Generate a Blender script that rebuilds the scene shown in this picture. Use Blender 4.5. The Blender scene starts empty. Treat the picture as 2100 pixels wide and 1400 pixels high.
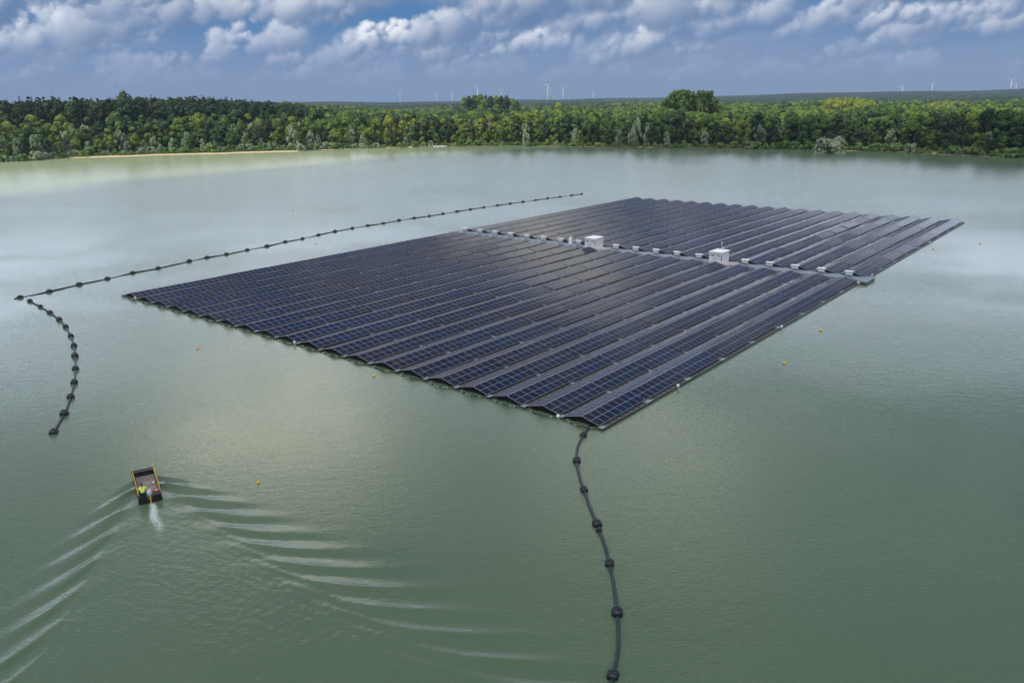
import bpy, math, random
import numpy as np
from mathutils import Vector, Matrix
random.seed(7); RS = np.random.RandomState(11)
PI = math.pi; R = math.radians
sc = bpy.context.scene
COL = sc.collection

# ------------------------------------------------------------------ camera
H = 28.0468
F, PITCH, ROLL = 1644.6868, 0.2900854, -0.0149905
cp, sp = math.cos(PITCH), math.sin(PITCH)
FWD = Vector((0, cp, -sp)); R0 = Vector((1, 0, 0)); U0 = Vector((0, sp, cp))
RT = math.cos(ROLL) * R0 + math.sin(ROLL) * U0
UP = -math.sin(ROLL) * R0 + math.cos(ROLL) * U0
cd = bpy.data.cameras.new('camera'); cam = bpy.data.objects.new('camera', cd); COL.objects.link(cam)
cam.matrix_world = Matrix.Translation((0, 0, H)) @ Matrix((RT, UP, -FWD)).transposed().to_4x4()
cd.sensor_width = 36; cd.lens = F / 2100 * 36; cd.clip_start = 0.5; cd.clip_end = 60000
sc.camera = cam

def ray(px, py):
    return (FWD * F + RT * (px - 1050) - UP * (py - 700)).normalized()
def at(px, py, z=0.0):
    d = ray(px, py); k = (z - H) / d.z
    return Vector((0, 0, H)) + d * k
def at_range(px, py, dist):          # the point on that sight line whose ground distance is dist
    d = ray(px, py); k = dist / math.hypot(d.x, d.y)
    return Vector((0, 0, H)) + d * k

# ------------------------------------------------------------------ materials
def nmat(name):
    m = bpy.data.materials.new(name); m.use_nodes = True
    nt = m.node_tree; b = nt.nodes['Principled BSDF']
    return m, nt, b
class NB:                             # tiny node builder
    def __init__(s, nt): s.nt = nt
    def n(s, t, **k):
        x = s.nt.nodes.new(t)
        for a, v in k.items(): setattr(x, a, v)
        return x
    def put(s, sock, v):
        if isinstance(v, bpy.types.NodeSocket): s.nt.links.new(v, sock)
        else: sock.default_value = v
    def m(s, op, a, b=0.0, c=0.0, clamp=False):
        x = s.n('ShaderNodeMath', operation=op, use_clamp=clamp)
        s.put(x.inputs[0], a); s.put(x.inputs[1], b)
        if len(x.inputs) > 2: s.put(x.inputs[2], c)
        return x.outputs[0]
    def noise(s, vec, scale, detail=4, rough=0.5, dist=0.0):
        x = s.n('ShaderNodeTexNoise'); s.put(x.inputs['Vector'], vec)
        x.inputs['Scale'].default_value = scale; x.inputs['Detail'].default_value = detail
        x.inputs['Roughness'].default_value = rough; x.inputs['Distortion'].default_value = dist
        return x.outputs['Fac']
    def mix(s, f, a, b):
        x = s.n('ShaderNodeMix', data_type='RGBA')
        s.put(x.inputs[0], f); s.put(x.inputs[6], a); s.put(x.inputs[7], b)
        return x.outputs[2]
    def ss(s, v, lo, hi):
        x = s.n('ShaderNodeMapRange', interpolation_type='SMOOTHSTEP')
        s.put(x.inputs[0], v); s.put(x.inputs[1], lo); s.put(x.inputs[2], hi)
        return x.outputs[0]
    def vscale(s, vec, xyz, rot=0.0):
        x = s.n('ShaderNodeMapping'); s.put(x.inputs[0], vec)
        x.inputs['Rotation'].default_value = (0, 0, rot); x.inputs['Scale'].default_value = xyz
        return x.outputs[0]
    def comb(s, a, b, c):
        x = s.n('ShaderNodeCombineXYZ'); s.put(x.inputs[0], a); s.put(x.inputs[1], b); s.put(x.inputs[2], c)
        return x.outputs[0]

def simple(name, col, rough=0.6, metal=0.0, var=0.15, scale=3.0, coord='Object', spec=0.5):
    m, nt, b = nmat(name); q = NB(nt)
    tc = q.n('ShaderNodeTexCoord').outputs[coord]
    nz = q.noise(tc, scale, 5, 0.6)
    lo = tuple(c * (1 - var) for c in col) + (1,); hi = tuple(min(1, c * (1 + var)) for c in col) + (1,)
    q.put(b.inputs['Base Color'], q.mix(q.ss(nz, 0.3, 0.7), lo, hi))
    b.inputs['Roughness'].default_value = rough; b.inputs['Metallic'].default_value = metal
    b.inputs['Specular IOR Level'].default_value = spec
    return m

M = {}
M['alu'] = simple('aluminium_frame', (0.42, 0.43, 0.49), 0.45, 0.3, 0.05, 0.5)
M['plate'] = simple('pale_walkway_plate', (0.20, 0.24, 0.29), 0.5, 0.3, 0.12, 1.5)
M['black'] = simple('black_plastic', (0.006, 0.007, 0.009), 0.35, 0, 0.3)
M['float'] = simple('black_float_skin', (0.006, 0.007, 0.011), 0.35, 0, 0.4, 5)
M['dark'] = simple('dark_steel', (0.009, 0.009, 0.011), 0.55, 0.2)
M['steel'] = simple('weathered_steel', (0.14, 0.14, 0.16), 0.5, 0.3)
M['pipe'] = simple('dark_pipe', (0.008, 0.011, 0.020), 0.5, 0, 0.4, 2)
M['white'] = simple('white_sheet_metal', (0.62, 0.63, 0.66), 0.5, 0.0, 0.1, 1.2)
M['roof'] = simple('white_roof', (0.85, 0.86, 0.88), 0.5, 0, 0.05, 2)
M['seam'] = simple('dark_seam', (0.10, 0.11, 0.12), 0.6)
M['box'] = simple('pale_grey_box', (0.50, 0.54, 0.60), 0.5, 0.1, 0.1, 2)
M['stone'] = simple('pinkish_concrete', (0.42, 0.38, 0.38), 0.8, 0, 0.15, 0.8)
M['yellow'] = simple('yellow_paint', (0.50, 0.30, 0.02), 0.5, 0, 0.2, 3)
M['buoy'] = simple('yellow_buoy_plastic', (0.75, 0.42, 0.03), 0.4, 0, 0.12, 6)
M['red'] = simple('red_plastic', (0.45, 0.015, 0.02), 0.4, 0, 0.15)
M['deck'] = simple('brown_worn_deck', (0.20, 0.16, 0.15), 0.75, 0, 0.35, 1.6)
M['skin'] = simple('skin', (0.42, 0.23, 0.16), 0.55)
M['hair'] = simple('dark_hair', (0.02, 0.014, 0.01), 0.6)
M['trouser'] = simple('dark_work_trousers', (0.02, 0.022, 0.03), 0.8)
M['orange'] = simple('orange_collar', (0.55, 0.12, 0.02), 0.7)
M['bark'] = simple('bark', (0.10, 0.085, 0.07), 0.9, 0, 0.35, 2)
M['palebark'] = simple('pale_bark', (0.30, 0.28, 0.24), 0.9, 0, 0.3, 2)
M['grey'] = simple('shaded_turbine_white', (0.20, 0.21, 0.23), 0.5)  # white turbine paint darkened to stand for cloud shadow
M['turb'] = simple('white_turbine_paint', (0.60, 0.60, 0.61), 0.4, 0, 0.03)
M['cowl'] = simple('grey_motor_cowling', (0.40, 0.42, 0.47), 0.35)
M['silver'] = simple('pale_blue_metal', (0.45, 0.50, 0.56), 0.4, 0.3)

# hi-vis jacket with bands in its own height
m, nt, b = nmat('hi_vis_jacket'); q = NB(nt)
z = q.n('ShaderNodeSeparateXYZ'); q.put(z.inputs[0], q.n('ShaderNodeTexCoord').outputs['Object'])
zz = z.outputs[2]
band = q.m('MULTIPLY', q.m('GREATER_THAN', zz, 0.72), q.m('LESS_THAN', zz, 0.78))
dark = q.m('LESS_THAN', zz, 0.66)
c = q.mix(band, (0.55, 0.75, 0.10, 1), (0.70, 0.72, 0.72, 1))
q.put(b.inputs['Base Color'], q.mix(dark, c, (0.015, 0.017, 0.03, 1))); b.inputs['Roughness'].default_value = 0.7
M['jacket'] = m

# photovoltaic glass: each cell field differs a little in blue, navy and brownish tone
m, nt, b = nmat('solar_glass'); q = NB(nt)
g = q.n('ShaderNodeNewGeometry'); pos = g.outputs['Position']
rnd = g.outputs['Random Per Island']
low = q.noise(q.vscale(pos, (1, 1, 1)), 0.045, 2, 0.5)
tone = q.m('ADD', q.m('MULTIPLY', rnd, 0.34), q.m('MULTIPLY', q.m('SUBTRACT', low, 0.26), 1.25), clamp=True)
cr = q.n('ShaderNodeValToRGB'); q.put(cr.inputs[0], tone)
e = cr.color_ramp.elements
e[0].position = 0.15; e[0].color = (0.003, 0.017, 0.060, 1)
e[1].position = 0.9; e[1].color = (0.034, 0.025, 0.024, 1)
x = e.new(0.42); x.color = (0.005, 0.014, 0.040, 1)
x = e.new(0.66); x.color = (0.011, 0.013, 0.030, 1)
q.put(b.inputs['Base Color'], cr.outputs[0])
b.inputs['Roughness'].default_value = 0.10; b.inputs['IOR'].default_value = 1.45; b.inputs['Specular IOR Level'].default_value = 0.045
b.inputs['Sheen Weight'].default_value = 0.19; b.inputs['Sheen Roughness'].default_value = 0.35; b.inputs['Sheen Tint'].default_value = (0.9, 0.85, 0.95, 1)   # dust film; its lilac tint stands in for reflected sky
M['pv'] = m

def leafmat(name, stops, rough=0.55, patch=0.5):
    m, nt, b = nmat(name); q = NB(nt)
    oi = q.n('ShaderNodeObjectInfo'); g = q.n('ShaderNodeNewGeometry')
    patchn = q.noise(g.outputs['Position'], 0.018, 3, 0.55)
    leafr = g.outputs['Random Per Island']
    t = q.m('ADD', q.m('MULTIPLY', oi.outputs['Random'], 1 - patch), q.m('MULTIPLY', q.ss(patchn, 0.36, 0.64), patch))
    t = q.m('ADD', t, q.m('MULTIPLY', q.m('SUBTRACT', leafr, 0.5), 0.10), clamp=True)
    cr = q.n('ShaderNodeValToRGB'); q.put(cr.inputs[0], t)
    e = cr.color_ramp.elements
    while len(e) < len(stops): e.new(0.5)
    for i, (p_, c_) in enumerate(stops): e[i].position = p_; e[i].color = tuple(c_) + (1,)
    tr = q.n('ShaderNodeBsdfTranslucent'); q.put(tr.inputs[0], cr.outputs[0])
    q.put(b.inputs['Base Color'], cr.outputs[0]); b.inputs['Roughness'].default_value = rough
    b.inputs['Specular IOR Level'].default_value = 0.25
    mx = q.n('ShaderNodeMixShader'); mx.inputs[0].default_value = 0.25
    nt.links.new(b.outputs[0], mx.inputs[1]); nt.links.new(tr.outputs[0], mx.inputs[2])
    nt.links.new(mx.outputs[0], nt.nodes['Material Output'].inputs[0])
    return m
M['leaf'] = leafmat('green_foliage', [(0.0, (0.046, 0.096, 0.030)), (0.35, (0.078, 0.146, 0.030)), (0.62, (0.133, 0.199, 0.030)), (0.86, (0.185, 0.252, 0.043)), (1.0, (0.213, 0.252, 0.056))])
M['oak'] = leafmat('dark_oak_foliage', [(0.0, (0.024, 0.054, 0.022)), (0.6, (0.043, 0.081, 0.027)), (1.0, (0.068, 0.108, 0.030))], patch=0.3)
M['willow'] = leafmat('silver_willow_foliage', [(0.0, (0.138, 0.212, 0.114)), (0.5, (0.220, 0.293, 0.179)), (1.0, (0.325, 0.390, 0.260))], patch=0.2)
M['pine'] = leafmat('dark_needles', [(0.0, (0.019, 0.041, 0.020)), (0.6, (0.032, 0.059, 0.024)), (1.0, (0.054, 0.081, 0.030))], patch=0.3)
M['poplar'] = leafmat('poplar_foliage', [(0.0, (0.070, 0.125, 0.032)), (1.0, (0.105, 0.165, 0.042))], patch=0.2)
M['shrub'] = leafmat('shrub_foliage', [(0.0, (0.066, 0.141, 0.034)), (0.5, (0.133, 0.226, 0.054)), (1.0, (0.209, 0.302, 0.095))], patch=0.2)
M['goldleaf'] = leafmat('yellow_green_foliage', [(0.0, (0.15, 0.21, 0.03)), (1.0, (0.22, 0.26, 0.035))], patch=0.2)
M['deadleaf'] = leafmat('bare_grey_twigs', [(0.0, (0.16, 0.13, 0.09)), (1.0, (0.22, 0.18, 0.13))], patch=0.2)

# ------------------------------------------------------------------ mesh helper
class MB:
    def __init__(s): s.v = []; s.f = []; s.mi = []; s.mats = []; s.sm = []
    def mat(s, m):
        if m not in s.mats: s.mats.append(m)
        return s.mats.index(m)
    def add(s, vs, fs, m, smooth=False):
        o = len(s.v); s.v += [tuple(v) for v in vs]; i = s.mat(m)
        for f in fs: s.f.append(tuple(o + a for a in f)); s.mi.append(i); s.sm.append(smooth)
    def box(s, x0, x1, y0, y1, z0, z1, m, T=None):
        vs = [Vector((x, y, z)) for z in (z0, z1) for y in (y0, y1) for x in (x0, x1)]
        if T: vs = [T @ v for v in vs]
        s.add(vs, [(0, 2, 3, 1), (4, 5, 7, 6), (0, 1, 5, 4), (2, 6, 7, 3), (0, 4, 6, 2), (1, 3, 7, 5)], m)
    def tube(s, pts, rad, m, n=8, cap=True):
        pts = [Vector(p) for p in pts]
        rad = rad if isinstance(rad, (list, tuple)) else [rad] * len(pts)
        vs = []
        for i, p in enumerate(pts):
            d = (pts[min(i + 1, len(pts) - 1)] - pts[max(i - 1, 0)]).normalized()
            a = d.cross(Vector((0, 0, 1)) if abs(d.z) < 0.95 else Vector((1, 0, 0))).normalized(); b = d.cross(a)
            for k in range(n):
                t = 2 * PI * k / n; vs.append(p + rad[i] * (a * math.cos(t) + b * math.sin(t)))
        fs = [(i * n + k, i * n + (k + 1) % n, (i + 1) * n + (k + 1) % n, (i + 1) * n + k) for i in range(len(pts) - 1) for k in range(n)]
        if cap: fs += [tuple(range(n)), tuple(reversed(range((len(pts) - 1) * n, len(pts) * n)))]
        s.add(vs, fs, m, True)
    def lathe(s, prof, m, n=14, T=None):   # prof: (radius, z)
        vs = [Vector((r * math.cos(2 * PI * k / n), r * math.sin(2 * PI * k / n), z)) for r, z in prof for k in range(n)]
        if T: vs = [T @ v for v in vs]
        fs = [(i * n + k, i * n + (k + 1) % n, (i + 1) * n + (k + 1) % n, (i + 1) * n + k) for i in range(len(prof) - 1) for k in range(n)]
        fs += [tuple(reversed(range(n))), tuple(range((len(prof) - 1) * n, len(prof) * n))]
        s.add(vs, fs, m, True)
    def mesh(s, name):
        me = bpy.data.meshes.new(name); me.from_pydata(s.v, [], s.f)
        for m in s.mats: me.materials.append(m)
        me.polygons.foreach_set('material_index', s.mi); me.polygons.foreach_set('use_smooth', s.sm)
        me.update(); return me
    def build(s, name, parent=None, **k):
        o = bpy.data.objects.new(name, s.mesh(name)); COL.objects.link(o)
        if parent: o.parent = parent
        for a, v in k.items(): o[a] = v
        return o

def tag(o, label=None, cat=None, group=None, kind=None):
    for a, v in (('label', label), ('category', cat), ('group', group), ('kind', kind)):
        if v: o[a] = v
    return o
def empty(name, loc=(0, 0, 0), rz=0.0, **k):
    o = bpy.data.objects.new(name, None); COL.objects.link(o); o.location = loc; o.rotation_euler = (0, 0, rz)
    o.empty_display_size = 0.3
    return tag(o, **k)
def kids(o): return [c for c in list(COL.objects) if c.parent == o]
def copy_tree(o, ch, parent=None):
    c = o.copy(); COL.objects.link(c)
    if parent: c.parent = parent
    for k, sub in ch:
        copy_tree(k, sub, c)
    return c

# ------------------------------------------------------------------ shoreline
SHORE = [(-160, 339), (-60, 335), (0, 332.5), (60, 330), (120, 326), (200, 323), (300, 319.5), (400, 317), (500, 314), (600, 311.5), (640, 308), (720, 305.5),
         (800, 303.5), (860, 302), (920, 300.5), (960, 299.5), (1100, 300), (1200, 301), (1300, 302), (1400, 303.2), (1500, 304.5), (1600, 306.3), (1690, 308.5),
         (1750, 309.5), (1800, 311), (1850, 313), (1900, 315.5), (1950, 317.5), (2000, 320), (2046, 323), (2100, 325), (2200, 330)]
sh = []
for px, py in SHORE:
    p = at(px, py); sh.append((math.atan2(p.x, p.y), math.hypot(p.x, p.y)))
sh = [(R(-180), 260), (R(-140), 300), (R(-100), 350), (R(-70), 400), (R(-48), 470)] + sh + [(R(48), 420), (R(70), 380), (R(100), 350), (R(140), 300), (R(180), 260)]
SA = np.array([a for a, r in sh]); SR = np.array([r for a, r in sh])
def rs(az):
    az = np.asarray(az)
    return np.interp(az, SA, SR) + 1.6 * np.sin(az * 61) + 0.9 * np.sin(az * 137 + 1) + 0.5 * np.sin(az * 331)
def az_px(px): p = at(px, 310); return math.atan2(p.x, p.y)
def sst(x, a, b): t = np.clip((x - a) / (b - a), 0, 1); return t * t * (3 - 2 * t)
def ground(az, r):
    d = r - rs(az)
    h = np.where(d < 0, np.maximum(d * 0.12, -2.5), 0.12 * np.minimum(d, 5) + 0.9 * sst(d, 4, 16))
    left = sst(-az, R(8), R(17))
    h = h + left * 10.0 * sst(d, 14, 75)
    far = sst(r, 2600, 5200)
    hill = 27 + 26 * sst(az, R(6), R(26)) + 3 * np.sin(az * 23) + 2.0 * np.sin(az * 57 + 1)
    h = h + far * hill * 0.62 + sst(r, 5200, 8000) * hill * 0.25
    h = h + sst(d, 60, 400) * (1.5 * np.sin(r * 0.004 + az * 9) + 1.2 * np.sin(az * 31 + r * 0.0017))
    return h
azs = np.concatenate([np.linspace(-PI, R(-40), 70, endpoint=False), np.linspace(R(-40), R(40), 420, endpoint=False), np.linspace(R(40), PI, 70, endpoint=False)])
offs = [-60, -20, -6, -2, -0.6, 0, 0.6, 1.5, 3, 5, 8, 12, 18, 30, 45, 60, 80, 110, 160, 240, 350, 500, 750, 1100, 1600, 2300, 2700, 3100, 3500, 4000, 4500, 5200, 6200, 7500, 9500, 14000, 22000]
def build_ground():
    n = len(azs); V = [(0, 0, -3)]; sand = [0.0]
    A1, A2 = az_px(110), az_px(620)
    pat = [(az_px(a), az_px(b), w) for a, b, w in ((1795, 1830, 3), (1835, 1960, 8), (1960, 2060, 3.5), (790, 850, 3), (1690, 1760, 1.5), (1960, 1985, 9), (660, 720, 3), (1300, 1340, 2))]
    for of in offs:
        for a in azs:
            r = rs(a) + of if of < 5000 else of
            V.append((r * math.sin(a), r * math.cos(a), float(ground(a, r)) if of < 9000 else -30))
            w = 0.0
            if A1 < a < A2: w = 5.0 * min(1, (a - A1) / R(3)) * (1 - 0.4 * max(0, (a - A1) / (A2 - A1)))
            for p0, p1, pw in pat:
                if p0 < a < p1: w = pw
            sand.append(1.0 if of <= w else 0.0)
    Fs = [(0, 1 + (i + 1) % n, 1 + i) for i in range(n)]
    for j in range(len(offs) - 1):
        for i in range(n):
            a, b = 1 + j * n + i, 1 + j * n + (i + 1) % n
            Fs.append((a, b, b + n, a + n))
    me = bpy.data.meshes.new('ground'); me.from_pydata(V, [], Fs)
    me.polygons.foreach_set('use_smooth', [True] * len(Fs))
    at_ = me.attributes.new('sand', 'FLOAT', 'POINT'); at_.data.foreach_set('value', sand)
    m, nt, b = nmat('ground_soil'); q = NB(nt)
    g = q.n('ShaderNodeNewGeometry').outputs['Position']
    s = q.n('ShaderNodeAttribute', attribute_name='sand').outputs['Fac']
    n1 = q.noise(g, 0.15, 5, 0.6); n2 = q.noise(g, 1.2, 4, 0.6)
    grass = q.mix(q.ss(n1, 0.35, 0.65), (0.035, 0.055, 0.016, 1), (0.14, 0.14, 0.035, 1))
    sandc = q.mix(q.ss(n2, 0.3, 0.7), (0.34, 0.27, 0.17, 1), (0.48, 0.40, 0.28, 1))
    f = q.ss(q.m('ADD', s, q.m('MULTIPLY', q.m('SUBTRACT', n1, 0.5), 0.5)), 0.35, 0.6)
    q.put(b.inputs['Base Color'], q.mix(f, grass, sandc)); b.inputs['Roughness'].default_value = 0.95
    b.inputs['Specular IOR Level'].default_value = 0.1
    me.materials.append(m)
    o = bpy.data.objects.new('ground', me); COL.objects.link(o); o['kind'] = 'structure'
build_ground()

# ------------------------------------------------------------------ boat position and water with its wake
STERN = Vector((-26.92, 53.66, 0)); BOW = Vector((-29.365, 58.03, 0))
HD = (BOW - STERN).normalized(); HN = Vector((HD.y, -HD.x, 0)); BC = (STERN + BOW) / 2
def build_water():
    def lines(lo, hi, f0, f1, step):
        a = [-16000, -6000, -2500, -1200, -600, -300, -150, -90]; c = [90, 150, 300, 600, 1200, 2500, 6000, 16000]
        return np.array([v for v in a if v < f0 - 5] + list(np.arange(f0, f1, step)) + [v for v in c if v > f1 + 5])
    X = lines(0, 0, -52, 16, 0.14); Y = lines(0, 0, 27, 65, 0.14)
    gx, gy = np.meshgrid(X, Y)
    dx, dy = gx - BOW.x, gy - BOW.y
    X1 = -(dx * HD.x + dy * HD.y)       # distance behind the bow
    S1 = dx * HN.x + dy * HN.y          # to the right
    k0 = 2 * PI / 3.15
    eta = np.zeros_like(gx)
    inside = (gx > -51.9) & (gx < 15.7) & (gy > 27.2) & (gy < 64.8)
    xs, ys = X1[inside], S1[inside]
    tot = np.zeros_like(xs)
    for side in (-1, 1):
        y = (ys * side - 0.55) / 1.17
        acc = np.zeros_like(xs)
        ths = np.linspace(R(8), R(66), 150)
        for t in ths:
            A = math.exp(-((math.degrees(t) - 43) / 17) ** 2) + 0.04
            arg = xs * math.cos(t) - y * math.sin(t)
            acc += A * np.cos(k0 / math.cos(t) ** 2 * arg + 0.6) + 0.28 * A * np.cos(2.1 * k0 / math.cos(t) ** 2 * arg + 2.0)
        acc *= (ths[1] - ths[0])
        pr = sst(y, -0.6, 0.7) * sst(xs, 0.0, 1.5) * (0.55 + 0.45 * sst(y / np.maximum(xs, .1), 0.10, 0.26))
        tot += acc * pr
    dist = np.sqrt(xs ** 2 + ys ** 2)
    ang = np.abs(ys) / np.maximum(xs + 1.5, 0.1)
    tot *= (1 - sst(ang, 0.52, 0.72))
    edge = sst(gx[inside], -51.9, -46) * (1 - sst(gx[inside], 8, 15.5)) * sst(gy[inside], 27.2, 30)
    # broken little chop inside the wake
    chop = (1 - sst(ang, 0.3, 0.45)) * sst(xs, 4, 8)
    tt = tot * 1.6; tot = (np.exp(np.clip(tt, -3, 1.4)) - 1) / 1.6 * 0.75      # peaked crests, flat troughs
    ph = 0.9 * np.sin(xs * 1.3 + ys * .7) + 0.8 * np.sin(ys * 1.7 - xs * .5)
    ch = 0.010 * np.sin(6.1 * xs + 3.3 * ys + ph) + 0.010 * np.sin(5.1 * xs - 5.9 * ys + 1.4 * ph) + 0.006 * np.sin(8.5 * xs + 1.2 * ys - ph) + 0.007 * np.sin(7.2 * xs - 8.1 * ys + 2.2 * ph) + 0.006 * np.sin(7.0 * xs + 8.6 * ys - 1.7 * ph) + 0.004 * np.sin(9.1 * xs + 3.5 * ys + ph)
    z = tot * 0.34 * np.exp(-dist / 55) * edge + ch * chop * edge * 0.26
    z *= sst(xs, -0.5, 0.6)
    eta[inside] = z
    ny, nx = gx.shape
    foam = np.zeros_like(gx)
    sx = X1 - 5.0; w = 0.22 + 0.055 * np.maximum(sx, 0)
    foam = np.exp(-((S1 - 0.05 * np.sin(sx * 2)) / w) ** 2) * sst(sx, -0.1, 0.3) * (1 - sst(sx, 2.6, 7.0)) * (0.85 + 0.15 * np.sin(sx * 1.3 + S1 * 3))
    foam += 0.5 * np.exp(-((np.abs(S1) - 0.75) / 0.12) ** 2) * np.exp(-((sx - 0.1) / 0.25) ** 2)
    V = np.stack([gx, gy, eta], -1).reshape(-1, 3)
    idx = np.arange(nx * ny).reshape(ny, nx)
    Fq = np.stack([idx[:-1, :-1], idx[:-1, 1:], idx[1:, 1:], idx[1:, :-1]], -1).reshape(-1, 4)
    me = bpy.data.meshes.new('water')
    me.vertices.add(len(V)); me.vertices.foreach_set('co', V.ravel())
    me.loops.add(Fq.size); me.loops.foreach_set('vertex_index', Fq.ravel())
    me.polygons.add(len(Fq)); me.polygons.foreach_set('loop_start', np.arange(0, Fq.size, 4)); me.polygons.foreach_set('loop_total', np.full(len(Fq), 4))
    me.update(calc_edges=True); me.validate()
    me.polygons.foreach_set('use_smooth', [True] * len(me.polygons))
    a_ = me.attributes.new('foam', 'FLOAT', 'POINT'); a_.data.foreach_set('value', foam.ravel())
    m, nt, b = nmat('lake_water'); q = NB(nt)
    g = q.n('ShaderNodeNewGeometry').outputs['Position']
    # silt clouds in the water body
    n0 = q.noise(g, 0.012, 3, 0.5)
    body = q.mix(q.ss(n0, 0.35, 0.7), (0.080, 0.122, 0.072, 1), (0.098, 0.143, 0.083, 1))
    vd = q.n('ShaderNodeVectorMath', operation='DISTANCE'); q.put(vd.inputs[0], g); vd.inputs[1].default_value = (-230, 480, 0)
    lit_strip = q.m('SUBTRACT', 1.0, q.ss(q.m('ADD', vd.outputs['Value'], q.m('MULTIPLY', q.m('SUBTRACT', n0, 0.5), 120)), 110, 270))   # paler body colour paints the sunlit strip off the beach
    body = q.mix(q.m('MULTIPLY', lit_strip, 0.8), body, (0.23, 0.27, 0.16, 1))
    fo = q.n('ShaderNodeAttribute', attribute_name='foam').outputs['Fac']
    nf = q.noise(g, 6.5, 5, 0.75)
    ff = q.ss(q.m('MULTIPLY', fo, q.m('MULTIPLY', nf, nf)), 0.06, 0.24)
    ffl = q.m('MULTIPLY', q.ss(fo, 0.0, 0.9), 0.25)
    body = q.mix(ffl, body, (0.22, 0.34, 0.27, 1))
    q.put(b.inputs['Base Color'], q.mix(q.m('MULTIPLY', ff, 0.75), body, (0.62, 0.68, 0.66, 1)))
    b.inputs['IOR'].default_value = 1.333
    sy = q.n('ShaderNodeSeparateXYZ'); q.put(sy.inputs[0], g)
    ruf = q.ss(q.m('ADD', sy.outputs[1], q.m('MULTIPLY', q.m('SUBTRACT', q.noise(g, 0.012, 3, 0.5), 0.5), 90)), 80, 250)   # breeze-ruffled open water out on the lake
    q.put(b.inputs['Roughness'], q.m('ADD', q.m('MULTIPLY', ff, 0.4), q.m('ADD', q.m('MULTIPLY', ruf, 0.14), 0.085)))
    b.inputs['Specular IOR Level'].default_value = 0.5
    r1 = q.noise(q.vscale(g, (2.6, 5.2, 1), R(-14)), 1.0, 4, 0.6, 0.8)
    r2 = q.noise(q.vscale(g, (0.6, 1.2, 1), R(-25)), 1.0, 2, 0.5, 0.4)
    patch = q.ss(q.noise(g, 0.025, 3, 0.5), 0.35, 0.68)
    amp = q.m('ADD', q.m('MULTIPLY', patch, 0.9), 0.5)
    hgt = q.m('ADD', q.m('MULTIPLY', q.m('MULTIPLY', r1, amp), 0.020), q.m('MULTIPLY', r2, 0.013))
    bp = q.n('ShaderNodeBump'); bp.inputs['Strength'].default_value = 1.0; bp.inputs['Distance'].default_value = 1.0
    q.put(bp.inputs['Height'], hgt); nt.links.new(bp.outputs[0], b.inputs['Normal'])
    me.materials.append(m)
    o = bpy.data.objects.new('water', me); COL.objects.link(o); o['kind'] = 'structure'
build_water()

# ------------------------------------------------------------------ floating solar array
TH = -0.6858128; OX, OY = 0.2175572573 * H, 2.4062085805 * H
PT = 4.4; NR = 20; HW = 1.8895; ZB = 0.28; ZT = 0.28 + 0.4632
N_END = 73.9; F_START = 77.8; LEN = 151.78
arr = empty('floating_solar_array', (OX, OY, 0), TH, label='huge dark rectangular raft of solar panels in long tent shaped rows on the lake', cat='solar farm')
AM = Matrix.Translation((OX, OY, 0)) @ Matrix.Rotation(TH, 4, 'Z')
NBLK = 9
slope_len = math.hypot(HW - 0.05, ZT - ZB); slope_ang = math.atan2(ZT - ZB, HW - 0.05)
def add_table(mb, k, half, blk, side):
    u0, u1 = (0.05, N_END) if half == 0 else (F_START, LEN)
    st = (u1 - u0) / NBLK; ua = u0 + blk * st + 0.10; L = st - 0.20
    s0 = (k - 19) * PT
    rr = random.Random(k * 1000 + half * 500 + blk * 10 + side + 3)
    tw = 0.3 if not (half == 1 and k > 14) else 0.8
    ta, tb, dz = R(rr.gauss(0, tw)), R(rr.gauss(0, tw * 0.35)), rr.gauss(0, 0.012)
    # local: x down the slope from the ridge (0..slope_len), y along the row
    T = Matrix.Translation((s0 + side * 0.05, ua + L / 2, ZT + dz)) @ Matrix.Rotation(side * (slope_ang + ta), 4, 'Y') @ Matrix.Rotation(tb, 4, 'X')
    sx = side
    mw = L / 8
    xa, xb = (0, slope_len) if side > 0 else (-slope_len, 0)
    mb.box(xa, xb, -L / 2, L / 2, -0.04, 0.0, M['alu'], T)
    for j in range(8):
        y0 = -L / 2 + j * mw + 0.02; y1 = y0 + mw - 0.04
        for hlf in range(2):
            a = xa + 0.025 + hlf * (slope_len - 0.01) / 2; bb = a + (slope_len - 0.01) / 2 - 0.035
            vs = [T @ Vector(c) for c in ((a, y0, 0.004), (bb, y0, 0.004), (bb, y1, 0.004), (a, y1, 0.004))]
            mb.add(vs, [(0, 1, 2, 3)], M['pv'])
rows = {}
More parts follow.
